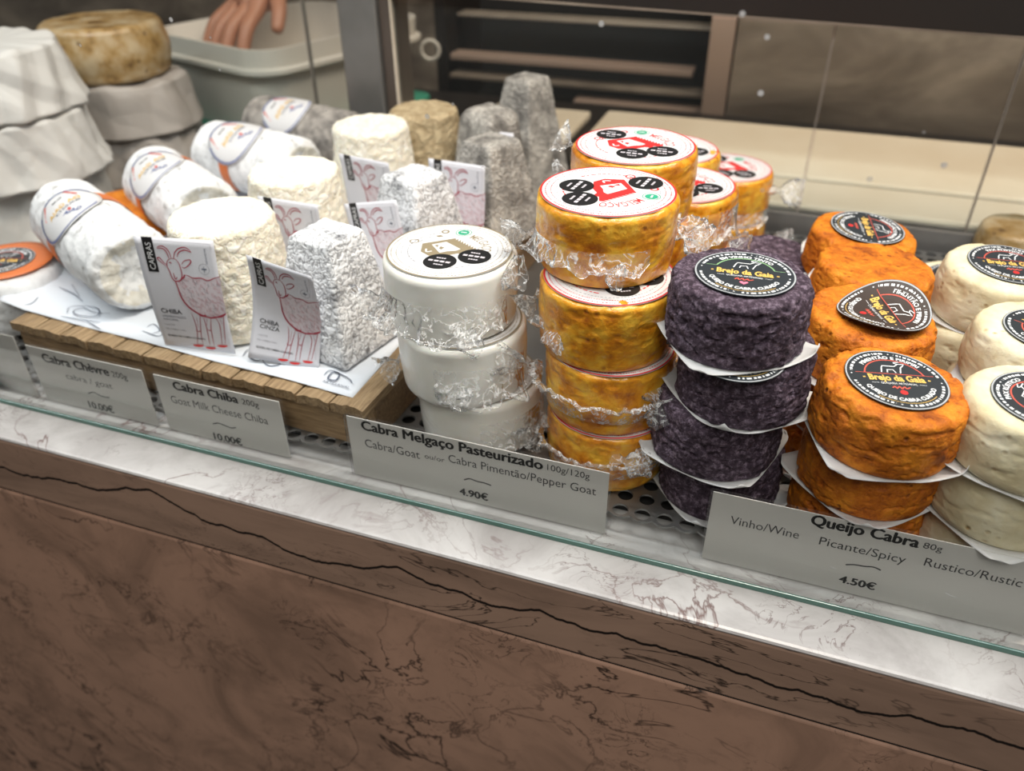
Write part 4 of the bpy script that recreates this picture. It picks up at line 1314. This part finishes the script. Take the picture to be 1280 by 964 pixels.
log('dark grey cheese log lying at the very back by the tub', (-0.385, 0.641, 0.056), (-0.502, 0.665, 0.068), 0.0275, 'rind_log_grey', 603)

# small soft cheeses at the left
for (px, py, zt, lb, sd, st_) in ((8, 326, 0.045, 'soft white cheese with an orange and black label at the left edge', 610, 'spicy'), (152, 250, 0.055, 'orange topped cheese peeping between two white logs', 611, None)):
    X, Y = on(px, py, zt)
    c = small_cheese('soft_cheese', lb, 'cheese', X, Y, 0.012 if sd == 611 else 0.0004, 0.036, zt - (0.012 if sd == 611 else 0.0004) - 0.001, 'rind_log' if sd == 610 else 'rind_paprika', sd, None, amp=0.0009, big=0.002, ro=0.01)
    if sd == 610:
        dd_ = link('paper_disc', disc_mesh(0.031, 0.0004), 'ink_orange', c, (0, 0, zt - 0.0004))
        dd_['label'] = 'orange printed paper disc'
        sticker('spicy', c, (-0.002, -0.002, zt + 0.0001), 0.3)

# --- wax paper wrapped wheels
def wheel(label, x, y, z, r, h, mat_, seed, group, tilt=(0, 0), amp=0.004, flare=0.006):
    o = thing('paper_wrapped_cheese', label, 'cheese', (x, y, z), seed * 0.7, group, tilt)
    V, F = revolve(cheese_prof(r, r * 0.9, h, 0.004, 0.001, 50), 260)
    N = normals(V, F)
    off = np.array([seed * 1.3, seed * 0.7, seed * 2.2])
    a = np.arctan2(V[:, 1], V[:, 0])
    pl = np.stack([np.cos(a) * 3.2, np.sin(a) * 3.2, V[:, 2] * 18], 1) + off
    side = np.clip(np.hypot(V[:, 0], V[:, 1]) / r, 0, 1) ** 3
    d = 2.2 * amp * (crease(pl, seed, 3, 0.75) - 0.5) * side + 1.3 * amp * (crease(V * 38 + off, seed + 3, 3, 0.9) - 0.5) + flare * np.clip(1 - V[:, 2] / (h * 0.55), 0, 1) ** 2 * side * (0.5 + pn(pl * 0.6))
    d = np.where(V[:, 2] < 0.002, d * side, d)
    V = V + N * d[:, None] * np.where(V[:, 2] < 0.002, 0.0, 1.0)[:, None]
    V[:, 2] = np.maximum(V[:, 2], 0)
    link('paper_wrapping', mesh(V, F), mat_, o)
    return o
for k, (x, y, r, lb) in enumerate([(-0.640, 0.497, 0.071, 'lowest white paper wrapped cheese wheel of the left stack'), (-0.634, 0.499, 0.071, 'middle white paper wrapped cheese wheel of the left stack'), (-0.641, 0.502, 0.0675, 'top white paper wrapped cheese wheel at the left edge')]):
    wheel(lb, x, y, 0.0004 + k * 0.0512, r, 0.0508, 'paper_wax', 700 + k, 'white paper wrapped wheels', tilt=(0, 0.0))
bw = [(-0.640, 0.650, 0.0655, 'lower greyish paper wrapped wheel behind the logs'), (-0.643, 0.650, 0.064, 'upper greyish paper wrapped wheel under the brown cheese')]
for k, (x, y, r, lb) in enumerate(bw):
    wheel(lb, x, y, 0.0004 + k * 0.0475, r, 0.047, 'paper_wax_dull', 710 + k, 'greyish paper wrapped wheels', amp=0.0038)
o = thing('brown_wheel', 'brown mottled cheese wheel on top of the rear left stack', 'cheese', (-0.655, 0.651, 0.0956), 0.4)
V, F = lumpy(cheese_prof(0.056, 0.056, 0.050, 0.008, 0.003, 30), 110, 720, 0.0006, 60, 3, 0.0015, 25)
link('body', mesh(V, F), 'rind_brown', o)

# ------------------------------------------------------------------ goat cards
CW, CH = 0.0445, 0.067
def card_uv(x, y):
    u = v_ = 0.5
    for _ in range(8):
        yt, yb = 45 + 23 * u, 885 + 55 * u
        v_ = (y - yt) / (yb - yt)
        xl, xr = 25 + 160 * v_, 600 + 60 * v_
        u = (x - xl) / (xr - xl)
    return ((u - 0.5) * CW, (1 - v_) * CH)
def card_print(second):
    k = Ink([])
    S = lambda pts, wd=9, m='ink_crimson', ly=2: k.stroke([card_uv(*p) for p in pts], wd / 575 * CW, m, ly, taper=True)
    rs = random.Random(4)
    body = [(300, 370), (375, 315), (440, 335), (540, 350), (625, 325), (640, 600), (560, 632), (500, 628), (430, 592), (375, 540), (340, 470)]
    # thin lilac frame lines
    for P in ([(160, 70), (575, 92)], [(575, 92), (632, 850)]):
        k.stroke([card_uv(*p) for p in P], 0.0002, 'ink_lilac_grey', 1, smooth=False)
    # fur strokes
    def inside(x, y):
        c = False
        j = len(body) - 1
        for i in range(len(body)):
            (xi, yi), (xj, yj) = body[i], body[j]
            if (yi > y) != (yj > y) and x < (xj - xi) * (y - yi) / (yj - yi) + xi: c = not c
            j = i
        return c
    k.fill([card_uv(*p) for p in body], 'ink_blush', 0)
    cnt = 0
    while cnt < 230:
        x, y = rs.uniform(290, 640), rs.uniform(310, 640)
        if inside(x, y):
            ln = rs.uniform(14, 40)
            a = 1.0 + rs.uniform(-0.6, 0.6)
            S([(x, y), (x + ln * 0.5 * math.cos(a) + rs.uniform(-4, 4), y + ln * 0.5 * math.sin(a)), (x + ln * math.cos(a), y + ln * math.sin(a))], 3.5, 'ink_rose' if rs.random() < 0.75 else 'ink_grey', 1)
            cnt += 1
    for pts in ([(195, 120), (225, 108), (258, 122), (280, 150), (292, 192)], [(195, 126), (235, 126), (262, 152), (276, 196)],
                [(310, 195), (320, 155), (350, 125), (390, 116), (420, 128), (440, 152)], [(335, 182), (350, 152), (385, 136), (415, 140), (440, 152)],
                [(365, 236), (385, 212), (420, 203), (432, 215), (415, 240), (385, 262), (365, 256)], [(262, 246), (235, 224), (210, 192), (192, 196), (215, 222), (250, 250)],
                [(290, 195), (265, 212), (258, 250), (275, 290), (290, 340), (310, 360), (345, 355), (360, 320), (355, 270), (345, 230), (320, 200), (290, 195)],
                [(300, 300), (310, 345), (325, 330)], [(275, 228), (285, 224), (292, 234)], [(375, 312), (405, 320), (440, 336), (490, 334), (540, 351), (580, 336), (630, 318)]):
        S(pts, 8)
    S([(310, 362), (325, 420), (340, 480), (375, 545), (430, 597), (500, 632), (560, 636), (640, 600)], 14)
    S([(345, 350), (372, 330), (378, 310)], 12); S([(430, 597), (470, 625), (500, 618)], 16); S([(545, 632), (600, 628), (636, 606)], 12)
    for pts in ([(398, 600), (415, 680), (422, 750), (412, 862)], [(455, 622), (450, 700), (446, 770), (450, 862)], [(478, 640), (490, 720), (497, 872)], [(530, 640), (520, 740), (525, 872)],
                [(562, 640), (584, 700), (580, 860)], [(620, 618), (612, 710), (604, 852)], [(412, 740), (432, 756), (446, 745)], [(490, 730), (506, 745), (520, 735)], [(500, 650), (495, 700)], [(590, 650), (606, 690)], [(430, 640), (434, 720)]):
        S(pts, 6)
    for cx, cy in ((418, 872), (500, 890), (582, 868)):
        k.poly([card_uv(cx + 36 * math.cos(a), cy + (16 if math.sin(a) > 0 else 5) * math.sin(a)) for a in (2 * PI * q / 14 for q in range(14))], 'ink_red', 3)
    # black name tab
    if not second:
        tab = [(82, 46), (160, 49), (215, 297), (145, 293)]
    else:
        tab = [(82, 46), (160, 49), (215, 297), (145, 293)]
    tb = [card_uv(*p) for p in tab]
    x0, x1 = min(tb[0][0], tb[3][0]), max(tb[1][0], tb[2][0])
    x0, x1 = tb[0][0], tb[1][0]
    y0, y1 = tb[2][1], tb[0][1]
    k.fill([(x0, y0), (x1, y0), (x1, y1), (x0, y1)], 'ink_black', 1)
    k.text('CAPRAS', x1 - (x1 - x0) * 0.22, y0 + (y1 - y0) * 0.07, (x1 - x0) * 0.56, 'label_white', 2, width=(y1 - y0) * 0.78, rot=PI / 2, bold=0.01)
    k.text('CHIBA', *card_uv(190, 606), 0.0029, 'ink_black', 2, width=0.0125, bold=0.01)
    if second:
        k.text('CINZA', *card_uv(200, 648), 0.0026, 'ink_black', 2, width=0.0128)
    else:
        k.text('FERMENTAÇÃO', *card_uv(198, 640), 0.0012, 'ink_navy', 2, width=0.014)
        k.text('NATURAL', *card_uv(200, 664), 0.0012, 'ink_navy', 2, width=0.009)
    k.text('LEITE', *card_uv(205, 706), 0.0009, 'ink_grey', 2, width=0.006)
    k.text('DE CABRA CRU', *card_uv(207, 744), 0.0011, 'ink_grey', 2, width=0.0125)
    k.text('QUEIJO DE CABRA CURADO', *card_uv(215, 800), 0.0012, 'ink_black', 2, width=0.0235, rot=0.0, bold=0.015)
    cx, cy = card_uv(520, 270)
    k.arc(cx, cy, 0.0029, 0.0002, 0, 2 * PI, 'ink_grey', 1, 24)
    k.stroke([(cx - 0.0014, cy), (cx + 0.0014, cy)], 0.0007, 'ink_navy', 2, smooth=False)
    k.stroke([(cx, cy - 0.0016), (cx, cy + 0.0016)], 0.0003, 'ink_navy', 2, smooth=False)
    xx, yy = card_uv(550, 220)
    k.text('RAÇA AUTÓCTONE', xx, yy - 0.001, 0.0011, 'ink_navy', 2, width=0.0085, rot=PI / 2)
    return k
def card_fn(curl, twist):
    def fn(x, y, z):
        s = y / CH
        v = x / CW
        d = curl * math.sin(PI * min(1, s * 1.0)) * 1.0 + twist * (s - 0.5) * v
        nx_ = 0
        return (x, -(z) + d, y)
    return fn
_cards = {}
def goat_card(label, bl, br, z, lean, curl=0.0, twist=0.0, roll=0.0, second=False, scale=1.0, ends=None):
    rz = math.atan2(br[1] - bl[1], br[0] - bl[0])
    o = thing('product_card', label, 'card', ((bl[0] + br[0]) / 2, (bl[1] + br[1]) / 2, z), rz, 'goat cards standing among the cheeses')
    o.rotation_mode = 'ZYX' if False else 'XYZ'
    o.rotation_euler = (-lean, roll, rz)
    o.scale = (scale, scale, scale)
    kk = (curl, twist, second)
    if kk not in _cards:
        fn = card_fn(curl, twist)
        n = 16
        V, F = [], []
        for th in (0.0, 0.0003):
            for i in range(n + 1):
                for j in range(n + 1):
                    V.append(fn((i / n - 0.5) * CW, j / n * CH, -th))
        m = (n + 1) ** 2
        for i in range(n):
            for j in range(n):
                a = i * (n + 1) + j
                q = (a, a + n + 1, a + n + 2, a + 1)
                F.append(q)
                F.append(tuple(m + e for e in q[::-1]))
        rim = [i * (n + 1) for i in range(n + 1)] + [n * (n + 1) + j for j in range(1, n + 1)] + [i * (n + 1) + n for i in range(n - 1, -1, -1)] + list(range(n - 1, 0, -1))
        for a, b in zip(rim, rim[1:] + rim[:1]):
            F.append((b, a, m + a, m + b))
        ink = card_print(second)
        _cards[kk] = (mesh(V, F), ink.mesh(fn, 0.00012, 0.00009), ink.mats)
    c, p, mats = _cards[kk]
    co = link('card', c, 'paper_card', o)
    link('printing', p, mats, co, smooth=False)
    return o
ZT = 0.0332
goat_card('upright goat card in front of the bright drum cheese', (-0.3402, 0.3205), (-0.2965, 0.327), ZT, 0.03, curl=-0.0015, twist=0.004, scale=1.07)
goat_card('bent goat card in front of the foremost pyramid', (-0.2815, 0.3255), (-0.2425, 0.3275), ZT - 0.0005, 0.04, curl=0.0065, twist=-0.012, roll=math.radians(7), second=True, scale=0.96)
def card_at(label, pbl, pbr, y, lean, zb=None, scale=1.0, roll=0.0, dy=0.0):
    a, b = upright(*pbl, y), upright(*pbr, y)
    return goat_card(label, (a[0], y), (b[0], y + dy), (a[1] + b[1]) / 2, lean, scale=scale, roll=roll)
goat_card('goat card half hidden behind the bright drum cheese', (-0.3165, 0.4035), (-0.2765, 0.4025), ZT, 0.03, curl=0.001)
goat_card('goat card between the second and third drum cheeses', (-0.3085, 0.496), (-0.269, 0.489), ZT, -0.02, curl=0.002)
goat_card('tilted goat card leaning on the second white pyramid', (-0.2625, 0.424), (-0.2215, 0.4215), ZT + 0.001, 0.16, curl=0.001, roll=math.radians(-12), scale=0.92)
goat_card('pale upright goat card on the third pyramid', (-0.2435, 0.4985), (-0.2045, 0.4955), ZT, 0.13, curl=0.001)
goat_card('dim goat card on the round-shouldered grey pyramid', (-0.2505, 0.588), (-0.2155, 0.5865), 0.032, 0.1, curl=0.0015, scale=0.95)

# ------------------------------------------------------------------ price signs
YS = 0.2972
def sign(label, xl, xr, zt, texts, wave=None, acrylic=True):
    o = thing('price_sign', label, 'sign', ((xl + xr) / 2, YS, ZM + 0.0003))
    w2, h = (xr - xl) / 2, zt - ZM
    MB().box(-w2, w2, -0.00025, 0.00025, 0.0002, h).build('card', 'sign_card', o)
    mb = MB().box(-w2 - 0.0012, w2 + 0.0012, -0.0012, -0.0006, 0, h + 0.0009).box(-w2 - 0.0012, w2 + 0.0012, 0.0006, 0.0012, 0, h + 0.0009)
    if acrylic:
        mb.build('clear_holder', 'acrylic', o)['label'] = 'clear plastic holder'
    k = Ink([])
    xc = (xl + xr) / 2
    for s, a, b, caph, bold in texts:
        p, q = upright(*a, YS - 0.0003), upright(*b, YS - 0.0003)
        top = upright(a[0] + 0.2, a[1] - caph, YS - 0.0003)
        k.heavy(s, p[0] - xc, (p[1] + q[1]) / 2 - ZM - 0.0003, top[1] - p[1], 'ink_black', 1, width=q[0] - p[0], bold=bold)
    if wave:
        P = [upright(*p, YS - 0.0003) for p in wave]
        k.stroke([(p[0] - xc, p[1] - ZM - 0.0003) for p in P], 0.0008, 'ink_black', 1)
    if texts:
        link('lettering', k.mesh(lambda x, y, z: (x, -z, y), 0.0003), k.mats, o, smooth=False)
    return o
sign('blank looking price sign cut off at the left edge', -0.545, -0.4375, 0.034, [])
sign('price sign reading Cabra Chèvre in front of the crate', -0.4297, -0.3407, 0.0295,
     [('Cabra Chèvre', (55, 452), (137, 470), 10, 0.028), ('200g', (141, 471), (160, 475), 7, 0.0), ('cabra / goat', (84, 474.5), (141, 485), 7, 0.01), ('10.00€', (113, 510), (143, 516), 8, 0.02)],
     [(110, 492), (117, 490.5), (124, 494), (131, 496.5), (137, 497)])
sign('price sign reading Cabra Chiba in front of the crate', -0.3325, -0.2465, 0.0287,
     [('Cabra Chiba', (218, 487), (298, 504), 10, 0.028), ('200g', (303, 505), (324, 510), 7, 0.0), ('Goat Milk Cheese Chiba', (216, 506), (335, 528), 9, 0.012), ('10.00€', (269, 550), (303, 556), 8, 0.025)],
     [(266, 530), (273, 529), (281, 532), (289, 535), (295, 534.5)])
sign('wide price sign reading Cabra Melgaço Pasteurizado', -0.2037, -0.0573, 0.0295,
     [('Cabra Melgaço Pasteurizado', (453, 539), (678, 585), 11.5, 0.028), ('100g/120g', (684, 588), (737, 599), 8, 0.0), ('Cabra/Goat', (457, 559), (525, 573), 10, 0.008), ('ou/or', (531, 573), (556, 578), 6, 0.005),
      ('Cabra Pimentão/Pepper Goat', (561, 579), (745, 618), 10, 0.008), ('4.90€', (575, 618), (610, 626), 8.5, 0.03)],
     [(580, 600), (587, 598.5), (597, 602), (606, 604), (614, 607)])
sign('wide price sign reading Queijo Cabra at the right', -0.0072, 0.137, 0.0325,
     [('Queijo Cabra', (1013, 656), (1147, 684), 13.5, 0.03), ('80g', (1153, 685), (1177, 690), 8, 0.0), ('Vinho/Wine', (912, 655), (998, 673), 10.5, 0.008), ('Picante/Spicy', (1023, 681), (1131, 704), 10.5, 0.008),
      ('Rustico/Rustic', (1154, 707), (1276, 734), 11, 0.008), ('4.50€', (1048, 728), (1093, 737), 9, 0.02)],
     [(1057, 706), (1068, 706), (1080, 708), (1092, 709), (1101, 713)])
